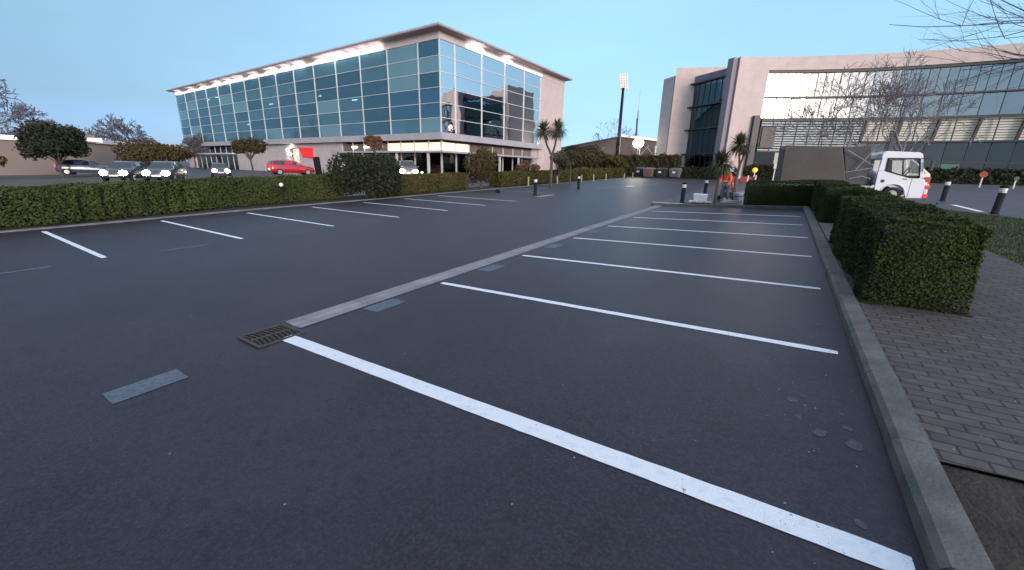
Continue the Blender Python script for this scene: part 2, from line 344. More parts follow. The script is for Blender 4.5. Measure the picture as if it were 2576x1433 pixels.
M['truckdark'] = mat('truck_dark', (.04,.042,.05), .6, (.06,.062,.07), 4)
M['galv'] = mat('galvanised', (.32,.33,.35), .5, metal=.4)
M['carred'] = mat('car_red', (.42,.012,.022), .3, coat=.6)
M['carblue'] = mat('car_blue', (.045,.075,.13), .3, coat=.5)
M['cargrey'] = mat('car_grey', (.16,.15,.15), .35, coat=.5)
M['carwhite'] = mat('car_white', (.62,.60,.58), .35, coat=.4)
M['cardark'] = mat('car_dark', (.03,.03,.035), .3, coat=.5)
M['carglass'] = mat('car_glass', (.02,.025,.03), .08, spec=.9)
M['cabglass'] = glassmat('cab_glass', (.75,.78,.78), 1.45, .002, 1)
M['tail'] = mat('tail_light', (.55,.02,.02), .3, emit=(1,.02,.02), estr=.35)
M['hivis'] = mat('hi_vis_orange', (.85,.13,.05), .75, (.75,.10,.04), 8)
M['reflect'] = mat('reflective_tape', (.75,.72,.62), .5)
M['trouser'] = mat('grey_trousers', (.22,.21,.25), .9, (.17,.165,.19), 12)
M['skin'] = mat('skin', (.42,.26,.20), .6)
M['boot'] = mat('boots', (.02,.018,.018), .7)
M['hair'] = mat('hair', (.03,.02,.015), .8)
M['white'] = mat('white_plastic', (.75,.75,.78), .5, (.68,.68,.71), 5)
M['bag'] = mat('pale_bag', (.62,.58,.54), .7, (.5,.45,.42), 8, .5, 20)
M['board'] = mat('pale_board', (.55,.48,.46), .7, (.45,.40,.38), 6)
M['beige'] = mat('beige_wall', (.23,.19,.17), .85, (.20,.165,.15), .3)
M['whiteroof'] = mat('white_roof_glow', (.85,.82,.80), .5, emit=(1,.95,.92), estr=.25)  # slight emission paints the roof's brightness; no lamp here
M['brownwall'] = mat('stand_wall', (.13,.105,.10), .85, (.10,.08,.08), .2)
M['signwhite'] = mat('sign_white', (.78,.74,.72), .6)
M['signpink'] = mat('sign_pink', (.62,.48,.47), .6)
M['orange'] = mat('orange_sleeve', (.75,.22,.10), .7)
M['yellow'] = mat('yellow_globe', (.95,.55,.05), .5, emit=(1,.55,.05), estr=.35)
M['bin1'] = mat('bin_brown', (.16,.12,.11), .7)
M['bin2'] = mat('bin_black', (.03,.03,.035), .6)
M['bin3'] = mat('bin_grey', (.12,.12,.11), .7)
M['redblock'] = mat('red_barrier', (.33,.06,.05), .6)
M['slat'] = mat('blind_slat_glow', (.50,.50,.45), .6, emit=(1,.92,.70), estr=.05)  # weak emission stands in for interior light on the blinds
M['slatcool'] = mat('screen_slat', (.34,.40,.42), .5)

# ------------------------------------------------------------------ ground sheets
def sheet(name, poly, dz, m, thick=0, cell=None, parent=None):
    """flat polygon draped on the ground surface (split where the slope changes)"""
    bm = bmesh.new(); vs = [bm.verts.new((x, y, 0)) for x, y in poly]; bm.faces.new(vs)
    cuts = [((XC,0,0),(1,0,0)), ((XC+8,0,0),(1,0,0)), ((0,-20,0),(0,1,0)), ((0,75,0),(0,1,0))]
    if cell:
        xs = [p[0] for p in poly]; ys = [p[1] for p in poly]
        cuts += [((x,0,0),(1,0,0)) for x in np.arange(min(xs), max(xs), cell)[1:]]+[((0,y,0),(0,1,0)) for y in np.arange(min(ys), max(ys), cell)[1:]]
    for co, no in cuts:
        bmesh.ops.bisect_plane(bm, geom=bm.verts[:]+bm.edges[:]+bm.faces[:], plane_co=co, plane_no=no)
    bmesh.ops.recalc_face_normals(bm, faces=bm.faces)
    for f in bm.faces:
        if f.normal.z < 0: f.normal_flip()
    for v in bm.verts: v.co.z = gz(v.co.x, v.co.y)+dz
    if thick:
        r = bmesh.ops.extrude_face_region(bm, geom=bm.faces[:])
        for v in r['geom']:
            if isinstance(v, bmesh.types.BMVert): v.co.z -= thick
        for f in bm.faces: pass
        bmesh.ops.recalc_face_normals(bm, faces=bm.faces)
    me = bpy.data.meshes.new(name); bm.to_mesh(me); bm.free(); me.materials.append(m)
    o = bpy.data.objects.new(name, me); C.objects.link(o)
    if parent is not None: o.parent = parent
    return o
def rect(x0, x1, y0, y1): return [(x0,y0),(x1,y0),(x1,y1),(x0,y1)]
def struct(o): o['kind'] = 'structure'; return o

struct(sheet('ground', rect(-1500,1500,-600,1800), -.035, M['farground']))
struct(sheet('parking_lot', [(-17.1,-14),(-4.84,-14),(-4.84,20.13),(-5.2,20.1),(-5.2,62),(-17.1,62)], 0, M['asphalt']))
struct(sheet('parking_bays', [(-4.84,-14),(.84,-14),(.84,20.4),(-1.3,20.4),(-4.5,20.15),(-4.5,2.37),(-4.84,2.37)], 0, M['asphalt']))
struct(sheet('channel_bed', rect(-4.84,-4.5,2.37,20.2), -.03, M['kerb']))
struct(sheet('access_road', [(-5.2,20.1),(-1.3,20.4),(-1.3,22.1),(3.6,22.1),(4.3,23.4),(6.2,20.8),(7.6,17.5),(60,10),(60,52),(-5.2,52)], .0, M['road']))
struct(sheet('side_road', rect(-90,-19.6,14,32.5), -.012, M['road']))
struct(sheet('forecourt', rect(-34,-19.6,32.5,66), -.016, M['road']))
struct(sheet('garden_bed', [(-19.6,-14),(-16.9,-14),(-16.9,3.5),(-17.15,7.5),(-17.15,60),(-19.6,60)], .012, M['dirt']))
struct(sheet('planting_bed', [(1.03,-6),(6,-6),(6,3.2),(3.5,3.2),(1.03,3.02)], .07, M['dirt']))
struct(sheet('footpath', [(1.03,3.02),(3.5,3.2),(3.5,18.5),(1.03,18.5)], .09, M['pavers']))
struct(sheet('hedge_bed', [(1.06,6.55),(2.02,6.3),(2.1,18.6),(3.0,22.0),(-1.3,22.0),(-1.3,20.55),(1.06,20.5),(1.06,14.75),(1.75,14.75),(1.75,11.25),(1.06,11.25)], .102, M['dirt']))
struct(sheet('concrete_slab', rect(1.06,1.75,11.28,14.7), .11, M['slab']))
struct(sheet('lawn', [(3.5,3.2),(60,3.2),(60,9.9),(7.6,17.4),(6.2,20.7),(4.3,23.3),(3.6,22.05),(2.9,22.0),(2.1,18.5),(3.5,18.5)], .06, M['lawnbase']))
struct(sheet('lawn_verge', rect(-19.6,60,62,66), -.005, M['lawnbase']))

# kerbs
def kerb(name, pts, w_, h_, m, jn=None):
    mb = MB()
    for (x0,y0),(x1,y1) in zip(pts[:-1], pts[1:]):
        L = math.hypot(x1-x0, y1-y0); n = max(1, int(L/1.0)); dx, dy = (x1-x0)/L, (y1-y0)/L; nx, ny = dy, -dx
        for i in range(n):
            a = L*i/n+.004; b = L*(i+1)/n-.004; q = random.uniform(-.004,.004)
            P = []
            for s in (a, b):
                for o_, hz in ((0,-.1),(0.0,h_*.75),(.03,h_),(w_,h_),(w_,-.1)):
                    x = x0+dx*s+nx*(o_+q); y = y0+dy*s+ny*(o_+q); P.append((x, y, gz(x,y)+hz))
            mb.add(P, [(0,1,6,5),(1,2,7,6),(2,3,8,7),(3,4,9,8),(4,3,2,1,0),(5,6,7,8,9)])
    return struct(mb.build(name, m))
kerb('kerb', [(.845,-6),(.845,20.4)], .175, .115, M['kerb'])
kerb('kerb', [(.84,20.4),(-5.1,20.05)], -.16, .10, M['kerb'])
kerb('kerb', [(-16.85,-14),(-16.85,3.5),(-17.1,7.5),(-17.1,60)], -.15, .035, M['concrete'])
# dish channel
mb = MB()
for i in range(0, 18):
    y0 = 2.37+i*1.0; y1 = y0+.994
    xs = [(-4.845,.003),(-4.70,.001),(-4.655,-.020),(-4.625,-.020),(-4.61,.0),(-4.495,.003)]
    for (xa,za),(xb,zb) in zip(xs[:-1], xs[1:]):
        mb.add([(xa,y0,gz(xa,y0)+za+.004),(xb,y0,gz(xb,y0)+zb+.004),(xb,y1,gz(xb,y1)+zb+.004),(xa,y1,gz(xa,y1)+za+.004)], [(0,1,2,3)])
    for xa, xb in ((-4.84,-4.5),): pass
mb2 = MB()
o = mb.build('drain_channel', M['concrete']); struct(o)
# asphalt under the groove is lowered by laying channel slightly proud: raise whole strip

# grate
g = thing('drain_grate', 'rusty cast iron drain grate with curved bars at the near end of the concrete channel', 'drain grate', (-4.57, 2.08, gz(-4.57,2.08)))
mb = MB()
for a in ((-.24,.24,-.26,-.225),(-.24,.24,.225,.26),(-.24,-.205,-.2248,.2248),(.205,.24,-.2248,.2248)): mb.box(*a, .002, .016)
mb.build('frame', M['iron'], g)
MB().box(-.2048,.2048,-.2248,.2248,.001,.006).build('pit_shade', M['black'], g)  # flat black plate paints the darkness below the bars
mb = MB()
for i in range(9):
    yy = -.20+i*.05
    pts = [(-.2+.4*k/8, yy+.028*math.sin(math.pi*k/8*2*.5)-.012, .012) for k in range(9)]
    for p, q in zip(pts[:-1], pts[1:]): mb.bar(p, q, .012, .014)
mb.bar((-.01,-.222,.0125),(.01,.222,.0125), .02, .016)
mb.build('bar_grid', M['iron'], g)

# bay lines
def painted(name, x0, x1, y, w_, m, label, group, tilt=0, dz=.005, cat='bay line'):
    n = max(2, int(abs(x1-x0)/.12)); P = []; Fc = []
    rs = random.Random(int(y*100)+int(x0*10))
    cx = (x0+x1)/2
    for i in range(n+1):
        x = x0+(x1-x0)*i/n; e = 0 if 0 < i < n else .012
        for k, s in enumerate((-1, 1)):
            yy = y+tilt*(x-x0)+s*(w_/2-e+rs.uniform(-.0025,.0025)); P.append((x, yy, gz(x,yy)+dz))
    for i in range(n): Fc.append((2*i, 2*i+2, 2*i+3, 2*i+1))
    o = MB().add([(p[0]-cx, p[1]-y, p[2]-gz(cx,y)) for p in P], Fc).build(name, m); o.location = (cx, y, gz(cx,y))
    return tag(o, label, cat, group)
ordn = ['nearest','second','third','fourth','fifth','sixth','farthest']
RY = [(2.14,-4.40,.79),(4.71,-4.41,.72),(7.20,-4.39,.72),(9.74,-4.38,.72),(12.28,-4.38,.74),(14.85,-4.38,.72),(17.28,-4.37,.72)]
nR = ['bold white bay line nearest the viewer, starting at the drain grate','second white bay line from the drain grate on the right','third white bay line from the grate, in the row against the right kerb','fourth white bay line from the grate in the right row','fifth white bay line from the grate in the right row','sixth white bay line from the grate, last but one before the boards','white bay line at the far end of the right row, nearest the person']
for (y, xa, xb), lb in zip(RY, nR):
    painted('bay_line', xa, xb, y, .155 if y < 3 else .105, M['paint'], lb, 'white bay lines along the right kerb', .006 if y < 3 else 0)
nL = ['short thick white bay line at the near end of the hedge side, farthest left','second bay line from the left along the long hedge','third bay line from the left along the long hedge','fourth bay line from the left, before the big round shrub','bay line in front of the big round shrub','bay line just past the big round shrub','seventh bay line from the left along the long hedge','faint far bay line running behind the bollard near the forked palm']
for i, lb in enumerate(nL):
    y = 2.15+2.53*i if i < 7 else 23.24
    painted('bay_line', -16.3, -11.05, y, .10, M['paint'] if i < 7 else M['wornpaint'], lb, 'white bay lines along the left hedge')
# covered old markings (blue-grey patches)
pl = [(-4.38,.91,'blue-grey painted-over patch in the near left foreground, clear of the channel'),(-4.31,3.47,'blue-grey patch touching the channel just past the drain grate'),(-4.30,5.95,'pale patch at the channel between the second and third right bay lines'),(-4.30,8.45,'faint patch at the channel between the third and fourth right bay lines'),(-4.30,11.0,'very faint patch at the channel between the fourth and fifth right bay lines')]
for x, y, lb in pl:
    rx = .145; o = sheet('patch', rect(x-rx,x+rx,y-.26,y+.26), .0045, M['greypaint']); tag(o, lb, 'painted patch', 'painted-over patches beside the channel')
pl2 = [(-10.9,.95),(-10.9,3.45),(-10.9,6.0),(-10.9,8.5),(-10.9,13.6)]
for (x, y), k in zip(pl2, ('leftmost, at the photo edge','between the first and second left bay lines','between the second and third left bay lines','between the third and fourth left bay lines','farthest, past the fifth left bay line')):
    o = sheet('patch', rect(x-.05,x+.05,y-.45,y+.45), .004, M['greypaint']); tag(o, 'faint bluish covered dash on the left asphalt, '+k, 'painted patch', 'painted-over dashes left of the lane')
# other markings
for k, (x0,x1,y0,y1,lb) in enumerate([(-11.7,-11.3,20.2,22.2,'short white mark beside the left bollard'),(-11.1,-10.4,34.3,35.1,'bright white dash in the far lane'),(-5.4,-3.95,21.3,21.5,'white mark at the foot of the bollard beside the tub'),(6.3,6.5,22.4,25.6,'thick white dash on the right road beside the nearest right bollard')]):
    tag(sheet('road_marking', rect(x0,x1,y0,y1), .005, M['paint'] if k else M['wornpaint']), lb, 'road marking')
tag(sheet('road_marking', [(-11.9,29.6),(-11.8,29.5),(-7.9,52),(-8.0,52)], .0045, M['wornpaint']), 'long thin worn white line across the far lane', 'road marking')
tag(sheet('road_marking', [(8.2,31),(8.3,30.9),(14.0,27.0),(14.0,27.12)], .0045, M['wornpaint']), 'thin white line on the road at the right edge', 'road marking')
# gum spots and dried blobs by the kerb
spots = [(.12,3.57,.022),(.34,3.52,.042),(.42,3.64,.028),(.38,3.28,.03),(.50,3.14,.045),(.68,3.10,.05),(.66,3.30,.03),(.64,3.48,.02),(.05,3.95,.012),(.52,5.05,.05),(.40,5.2,.04),(.60,5.5,.05),(.3,5.7,.03),(.62,2.35,.03),(.5,2.25,.02),(-.1,4.9,.012)]
mb = MB()
for x, y, r in spots:
    n = 12; P = [(x, y, gz(x,y)+.0025)]
    for k in range(n):
        a = 2*math.pi*k/n; rr = r*random.uniform(.65,1.15); px = x+rr*math.cos(a); py = y+rr*1.2*math.sin(a); P.append((px,py,gz(px,py)+.0025))
    mb.add(P, [(0, k+1, (k+1)%n+1) for k in range(n)])
M['gum'] = mat('gum_spot', (.075,.085,.088), .8, (.04,.04,.045), 60, lo=.35, hi=.65)
o = mb.build('gum_spots', M['gum']); tag(o, 'scatter of pale dried spots on the asphalt beside the right kerb', 'stains', None, 'stuff')
# scattered pebbles and dry leaves
mb = MB()
for k in range(420):
    t_ = random.random()
    if t_ < .45: x = random.uniform(.25,.84)-abs(random.gauss(0,.12)); y = random.uniform(1.2,20)
    elif t_ < .7: x = -16.9+abs(random.gauss(0,.3)); y = random.uniform(0,26)
    elif t_ < .85: x = random.uniform(1.1,3.4); y = random.uniform(3.1,9)
    else: x = random.uniform(-12,.5); y = random.uniform(1,16)
    r = random.uniform(.004,.011)*(1.6 if x < -14 else 1); a = random.uniform(0,6.28); z = gz(x,y)+(.094 if x > 1.03 else .004)
    c, s = math.cos(a)*r, math.sin(a)*r
    mb.add([(x-c,y-s,z),(x+s*.6,y-c*.6,z+r*.7),(x+c,y+s,z+.001),(x-s*.6,y+c*.6,z+r*.9)], [(0,1,2,3)])
M['litter'] = mat('litter', (.20,.17,.13), .9, (.34,.32,.28), 40, island=.8)
tag(mb.build('leaf_litter', M['litter']), 'dry leaf bits and grit scattered along the kerbs', 'litter', None, 'stuff')

# ------------------------------------------------------------------ foliage
def leaves(P, N, size, aspect=.55, jit=.9, seed=0):
    """quads at points P facing roughly N"""
    r = np.random.default_rng(seed); n = len(P)
    N = N + r.normal(0, jit, (n,3)); N /= np.linalg.norm(N, axis=1)[:,None]+1e-9
    A = np.cross(N, r.normal(0,1,(n,3))); A /= np.linalg.norm(A, axis=1)[:,None]+1e-9; B = np.cross(N, A)
    s = size*r.uniform(.6,1.3,n)[:,None]; A = A*s; B = B*s*aspect
    V = np.stack([P-A, P+B*1.0-A*.1, P+A, P-B-A*.1], 1).reshape(-1,3)
    Fq = np.arange(4*n).reshape(-1,4)
    return V, Fq
def leafobj(name, V, Fq, m, parent=None, extra=None):
    me = bpy.data.meshes.new(name); v = V.tolist(); f = Fq.tolist(); mi = [0]*len(f)
    mats = [m]
    if extra:
        n = len(v); v += extra[0].v; f += [tuple(i+n for i in q) for q in extra[0].f]; mi += [1]*len(extra[0].f); mats.append(extra[1])
    me.from_pydata(v, [], f)
    for q in mats: me.materials.append(q)
    me.polygons.foreach_set('material_index', mi)
    o = bpy.data.objects.new(name, me); C.objects.link(o)
    if parent is not None: o.parent = parent
    return o
def hedge(name, label, boxes, m, size, dens, seed=1, cat='hedge', group=None, lump=.05, core=True):
    """boxes: (x0,x1,y0,y1,height) on the ground; leafy skin over a dark core"""
    r = np.random.default_rng(seed); Ps = []; Ns = []; mb = MB()
    cx, cy = (boxes[0][0]+boxes[0][1])/2, (boxes[0][2]+boxes[0][3])/2; cz = gz(cx,cy)
    def gv(x, y): return SB*np.clip(y,-20,75)+SX*np.clip(x-XC,0,8)
    for x0,x1,y0,y1,h in boxes:
        faces = [((x0,y0),(x1-x0,0),(0,-1),h),((x0,y1),(x1-x0,0),(0,1),h),((x0,y0),(0,y1-y0),(-1,0),h),((x1,y0),(0,y1-y0),(1,0),h)]
        for (ox,oy),(dx,dy),(nx,ny),hh in faces:
            L = abs(dx)+abs(dy); n = int(L*hh*dens); a = r.random(n); b = r.random(n)**.9
            x = ox+dx*a; y = oy+dy*a; z = b*hh
            bulge = lump*(np.sin(x*2.3+y*1.9)+np.sin(x*5.1-y*4.3+z*4))*.5 + r.normal(0,size*.45,n) - .05*(1-z/hh)*0
            RR = .08; tt = np.clip(z-(hh-RR),0,RR); rnd = RR-np.sqrt(np.maximum(0,RR*RR-tt*tt)); rnd = np.minimum(rnd,.07)
            x = x+nx*(bulge-rnd); y = y+ny*(bulge-rnd)
            Ps.append(np.stack([x-cx, y-cy, gv(x,y)+.08+z-cz],1)); Ns.append(np.tile([nx,ny,.35],(n,1)))
        n = int((x1-x0)*(y1-y0)*dens*1.1); x = r.uniform(x0,x1,n); y = r.uniform(y0,y1,n)
        ed = np.minimum(np.minimum(x-x0,x1-x),np.minimum(y-y0,y1-y)); tt = np.clip(.08-ed,0,.08); z = h-(.08-np.sqrt(.0064-tt*tt*.98))*.8+lump*(np.sin(x*2.9+y*1.7)+np.sin(y*4.7+x*3.1))*.45+r.normal(0,size*.7,n)
        Ps.append(np.stack([x-cx,y-cy,gv(x,y)+.08+z-cz],1)); Ns.append(np.tile([0,0,1.2],(n,1)))
        # a few stray shoots
        n = int((x1-x0)*(y1-y0)*60); x = r.uniform(x0,x1,n); y = r.uniform(y0,y1,n); z = h+r.exponential(.02,n)
        Ps.append(np.stack([x-cx,y-cy,gv(x,y)+.08+z-cz],1)); Ns.append(np.tile([0,0,.3],(n,1)))
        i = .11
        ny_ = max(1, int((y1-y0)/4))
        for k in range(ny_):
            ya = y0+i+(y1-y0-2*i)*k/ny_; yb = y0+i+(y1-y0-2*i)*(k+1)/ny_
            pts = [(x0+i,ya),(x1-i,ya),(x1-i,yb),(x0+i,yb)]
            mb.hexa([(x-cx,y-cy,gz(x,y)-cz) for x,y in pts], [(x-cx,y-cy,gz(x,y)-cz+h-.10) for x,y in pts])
    P = np.concatenate(Ps); N = np.concatenate(Ns)
    V, Fq = leaves(P, N, size, .6, .75, seed)
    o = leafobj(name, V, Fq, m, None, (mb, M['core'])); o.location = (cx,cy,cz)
    return tag(o, label, cat, group)

HL = -17.95
hedge('hedge', 'long clipped green hedge along the left bays, up to the big round shrub', [(-18.9,-17.35,-9,3.1,.93)]+[(-18.95-.05*k,-17.35-.12*(k+1),3.0+.55*k,3.65+.55*k,.94+.012*k) for k in range(7)]+[(HL-1.4,-18.22,6.8,12.6,1.03)], M['leafH'], .045, 900, 3, group='clipped hedges on the left side')
hedge('hedge', 'clipped olive hedge just right of the big round shrub', [(HL-1.2,HL,15.2,22.0,.98)], M['leafO'], .05, 650, 4, group='clipped hedges on the left side')
hedge('hedge', 'clipped olive hedge with pale stakes running behind the forked palm', [(HL-1.1,HL,25.9,40,.98)], M['leafO'], .06, 420, 5, group='clipped hedges on the left side')
hedge('hedge', 'farthest stretch of low hedge leading up to the wheelie bins', [(HL-1.1,HL,41,55.5,1.0)], M['leafO'], .10, 160, 6, group='clipped hedges on the left side')
hedge('hedge', 'dark green clipped hedge wrapping the right kerb and the corner by the truck', [(1.08,1.97,6.36,11.3,1.0),(1.72,2.05,11.0,15.0,.99),(1.10,1.98,14.8,20.8,.98),(-1.32,1.98,20.55,21.6,.98)], M['leafH2'], .0175, 4600, 8, lump=.05)
hedge('hedge', 'brownish tall hedge band behind the wheelie bins', [(-26,-13.2,63,66,2.7)], M['leafB'], .16, 45, 9, lump=.3)
hedge('hedge', 'low hedge strip under the curved glass facade', [(4,40,57,58.5,1.1)], M['leafD'], .14, 70, 10, lump=.15)
hedge('hedge', 'low dark hedge behind the yellow globe lamp', [(-3.9,3.0,53.5,55,1.5)], M['leafB'], .12, 90, 12, lump=.12)
hedge('hedge', 'low hedge at the foot of the dark glass wing', [(-13,-5.2,58.6,59.8,1.2)], M['leafD'], .12, 80, 13, lump=.12)

def crown_points(blobs, n, seed, shell=.55):
    r = np.random.default_rng(seed); out = []; nn = []
    vol = np.array([b[3]*b[4]*b[5] for b in blobs])**.72; vol /= vol.sum()
    for b, v in zip(blobs, vol):
        k = int(n*v); d = r.normal(0,1,(k,3)); d /= np.linalg.norm(d,axis=1)[:,None]
        q = r.uniform(shell,1.08,k)**.8
        lump = 1+.16*np.sin(d[:,0]*7+b[0]*3)*np.sin(d[:,1]*6+b[1])*np.cos(d[:,2]*5)
        out.append(np.array(b[:3])+d*np.array(b[3:6])*(q*lump)[:,None]); nn.append(d)
    return np.concatenate(out), np.concatenate(nn)
def rand_blobs(c, r, n, seed, sub=.42):
    rr = random.Random(seed); bl = []
    for _ in range(n):
        a = rr.uniform(0,6.28); e = rr.uniform(-.6,1); q = rr.uniform(.45,.85)
        s = rr.uniform(.7,1.25)*sub
        bl.append((c[0]+r[0]*q*math.cos(a)*math.cos(e), c[1]+r[1]*q*math.sin(a)*math.cos(e), c[2]+r[2]*q*math.sin(e), r[0]*s, r[1]*s, r[2]*s))
    return bl
def leafy(name, label, x, y, r, base, th, m, n, size, seed, cat='tree', nb=9, group=None, trunk=.12, z0=None, sub=.42, shell=.5):
    """leafy tree or shrub: r = crown radii, base = crown centre height, th = trunk top"""
    z = gz(x,y) if z0 is None else z0
    t = thing(name, label, cat, (x,y,z), 0, group)
    bl = rand_blobs((0,0,base), r, nb, seed, sub)
    mb = MB(); rr = random.Random(seed)
    mb.tube([(0,0,-.1),(rr.uniform(-.1,.1),rr.uniform(-.1,.1),th*.5),(0,0,th)], [trunk,trunk*.8,trunk*.6], 7)
    for b in bl:
        mid = (b[0]*.45, b[1]*.45, th+(b[2]-th)*.45); mb.tube([(0,0,th*.92), mid, b[:3]], [trunk*.5,trunk*.3,trunk*.12], 5)
    mb.build('trunk', M['bark'], t)
    P, N = crown_points(bl, n, seed, shell)
    P = P[P[:,2] > .05]; N = N[:len(P)]
    V, Fq = leaves(P, N, size, .6, .8, seed); leafobj('crown', V, Fq, m, t)
    return t
leafy('shrub', 'big round dark green shrub breaking the left hedge', -18.35, 14.1, (1.25,1.85,1.15), 1.12, .5, M['leafD'], 15000, .075, 21, 'shrub', 16, sub=.5)
leafy('tree', 'dark green round-headed tree beside the parked blue car, far left', -59, 10.1, (2.15,2.15,1.75), 3.15, 1.3, M['leafD'], 8500, .15, 22, nb=18, sub=.5)
leafy('tree', 'small dark leafy bush cut by the left photo edge', -58, 5.2, (1.6,1.6,1.2), 1.5, .8, M['leafR'], 1500, .2, 23, nb=7)
leafy('tree', 'wide brown-green tree crown above the lit headlights', -56.2, 17.0, (2.6,3.0,1.45), 1.95, .7, M['leafB'], 8000, .14, 24, nb=18, sub=.48)
leafy('tree', 'small wind-shaped olive tree in front of the pale wall, left of the red sign', -45.5, 21.2, (1.3,1.5,.95), 3.0, 1.9, M['leafB'], 3200, .11, 25, nb=10, sub=.5)
leafy('shrub', 'feathery brown-green conifer shrub in the gap between the hedges', -18.5, 24.2, (.9,1.25,1.45), 1.5, .5, M['leafB'], 9000, .07, 26, 'shrub', 20, sub=.42)
leafy('tree', 'small russet-leaved tree in front of the lit shop glazing', -31.8, 25.6, (.8,.9,.7), 3.4, 2.6, M['leafR'], 1500, .10, 27, nb=7, trunk=.07)
leafy('shrub', 'leafy green understorey shrub beneath the forked palm', -16.9, 33.6, (1.0,1.1,1.1), 1.9, .9, M['leafP'], 2600, .10, 28, 'shrub', 9, sub=.4)
leafy('shrub', 'loose russet twiggy shrub left of the forked palm', -18.6, 31.0, (1.0,1.3,.8), 1.4, .6, M['leafR'], 1100, .09, 29, 'shrub', 8)
for i, (x,y,rx,rz,b_,n,lb,m_) in enumerate([(-30,61,3.2,1.9,2.2,3000,'brown-green bush at the foot of the stadium, by the glass building','leafB'),(-24.5,58.5,2.6,1.9,2.3,2600,'round brown-green tree left of the wheelie bins','leafB'),(-21.3,60.5,1.9,1.3,1.7,1500,'low olive bush just left of the wheelie bins','leafO'),(-34.5,78,4,1.7,3.6,2200,'dark tree far behind the white wall corner','leafD')]):
    leafy('tree', lb, x, y, (rx,rx,rz), b_, 1.0, M[m_], n, .17, 40+i, nb=10)

def bare(name, label, x, y, h, spread, seed, m, r0=.14, depth=5, group=None, z0=None, upright=.6, stems=1, lean=(0,0), kmin=2, kmax=3, startz=0, mt=None, rmin=.0):
    z = gz(x,y) if z0 is None else z0
    t = thing(name, label, 'tree', (x,y,z), 0, group); rr = random.Random(seed); tb = MB(); cb = MB()
    def grow(p, d, L, r, lev):
        n = 3; pts = [p]; rad = [r]; q = p; dd = d.copy()
        for i in range(n):
            dd = (dd+Vector((rr.gauss(0,.12),rr.gauss(0,.12),rr.gauss(0,.08)+.04*upright))).normalized(); q = q+dd*(L/n); pts.append(q); rad.append(max(rmin, r*(1-.4*(i+1)/n)))
        (tb if lev <= 1 else cb).tube(pts, rad, 6 if lev <= 1 else 3, cap=False)
        if lev >= depth: return
        k = rr.randint(kmin, kmax) if lev else rr.randint(3,4)
        for i in range(k):
            a = rr.uniform(0,6.28); sp = rr.uniform(.35,.8)*spread
            u_ = dd.orthogonal().normalized(); v_ = dd.cross(u_)
            nd = (dd*math.cos(sp)+(u_*math.cos(a)+v_*math.sin(a))*math.sin(sp)+Vector((0,0,.18*upright))).normalized()
            s = pts[rr.choice([2,3,3])] if i else pts[3]
            grow(s, nd, L*rr.uniform(.62,.85), rad[-1]*rr.uniform(.6,.8), lev+1)
    for s in range(stems):
        a = 6.28*s/max(1,stems)+rr.uniform(0,1); st = 0 if stems == 1 else .22
        d = Vector((lean[0]+st*math.cos(a), lean[1]+st*math.sin(a), 1)).normalized()
        grow(Vector((0,0,startz-.1)), d, h*.33, r0, 0)
    tb.build('trunk', mt or m, t); cb.build('crown', m, t); return t
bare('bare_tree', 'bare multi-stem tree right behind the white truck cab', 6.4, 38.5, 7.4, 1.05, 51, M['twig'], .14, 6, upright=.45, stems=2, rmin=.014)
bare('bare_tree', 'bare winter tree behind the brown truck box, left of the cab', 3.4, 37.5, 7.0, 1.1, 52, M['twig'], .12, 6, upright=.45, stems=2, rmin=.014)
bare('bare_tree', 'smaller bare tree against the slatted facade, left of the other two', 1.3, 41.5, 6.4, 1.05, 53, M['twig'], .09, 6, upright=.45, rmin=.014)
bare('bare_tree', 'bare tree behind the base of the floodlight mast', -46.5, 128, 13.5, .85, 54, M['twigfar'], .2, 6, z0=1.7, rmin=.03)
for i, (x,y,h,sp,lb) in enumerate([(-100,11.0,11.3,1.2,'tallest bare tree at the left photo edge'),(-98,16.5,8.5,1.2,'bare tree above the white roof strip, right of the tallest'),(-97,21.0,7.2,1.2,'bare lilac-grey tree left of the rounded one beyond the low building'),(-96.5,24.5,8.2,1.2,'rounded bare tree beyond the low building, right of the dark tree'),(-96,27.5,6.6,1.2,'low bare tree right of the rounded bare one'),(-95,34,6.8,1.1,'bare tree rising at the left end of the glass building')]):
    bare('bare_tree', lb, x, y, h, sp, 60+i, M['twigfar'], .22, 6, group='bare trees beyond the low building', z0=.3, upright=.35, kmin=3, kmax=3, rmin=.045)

def palm(name, label, x, y, heads, stemr, seed, r_leaf, nleaf, wood='bark', fork=None):
    """cabbage-tree: forked trunk, each fork ending in a ball of sword leaves"""
    z = gz(x,y); t = thing(name, label, 'palm tree', (x,y,z), 0, 'cabbage palms'); rr = random.Random(seed); mb = MB()
    if fork is not None: mb.tube([(0,0,-.1),(fork[0]*.5,fork[1]*.5,fork[2]*.5), fork], [stemr*1.25,stemr,stemr*.95], 8)
    for hd in heads:
        b = fork if fork is not None else (0,0,-.1)
        mid = (b[0]+(hd[0]-b[0])*.62, b[1]+(hd[1]-b[1])*.62, b[2]+(hd[2]-b[2])*.45)
        mb.tube([b, mid, hd[:3]], [stemr*.85,stemr*.72,stemr*.6], 7)
    mb.build('trunk', M[wood], t)
    for hd in heads:
        cb = MB(); R = hd[3]*r_leaf
        for k in range(nleaf):
            a = rr.uniform(0,6.28); e = rr.uniform(-.9,1.35); L = R*rr.uniform(.75,1.1)
            d = Vector((math.cos(a)*math.cos(e), math.sin(a)*math.cos(e), math.sin(e))); s = d.cross(Vector((0,0,1))).normalized()*.022*R/.6
            c = Vector(hd[:3]); p1 = c+d*L*.55; p2 = c+d*L+Vector((0,0,-.25*L*math.cos(e)))
            cb.add([c-s*.6, c+s*.6, p1+s, p1-s, p2], [(0,1,2,3),(3,2,4)])
        cb.build('crown', M['leafP'], t)
    return t
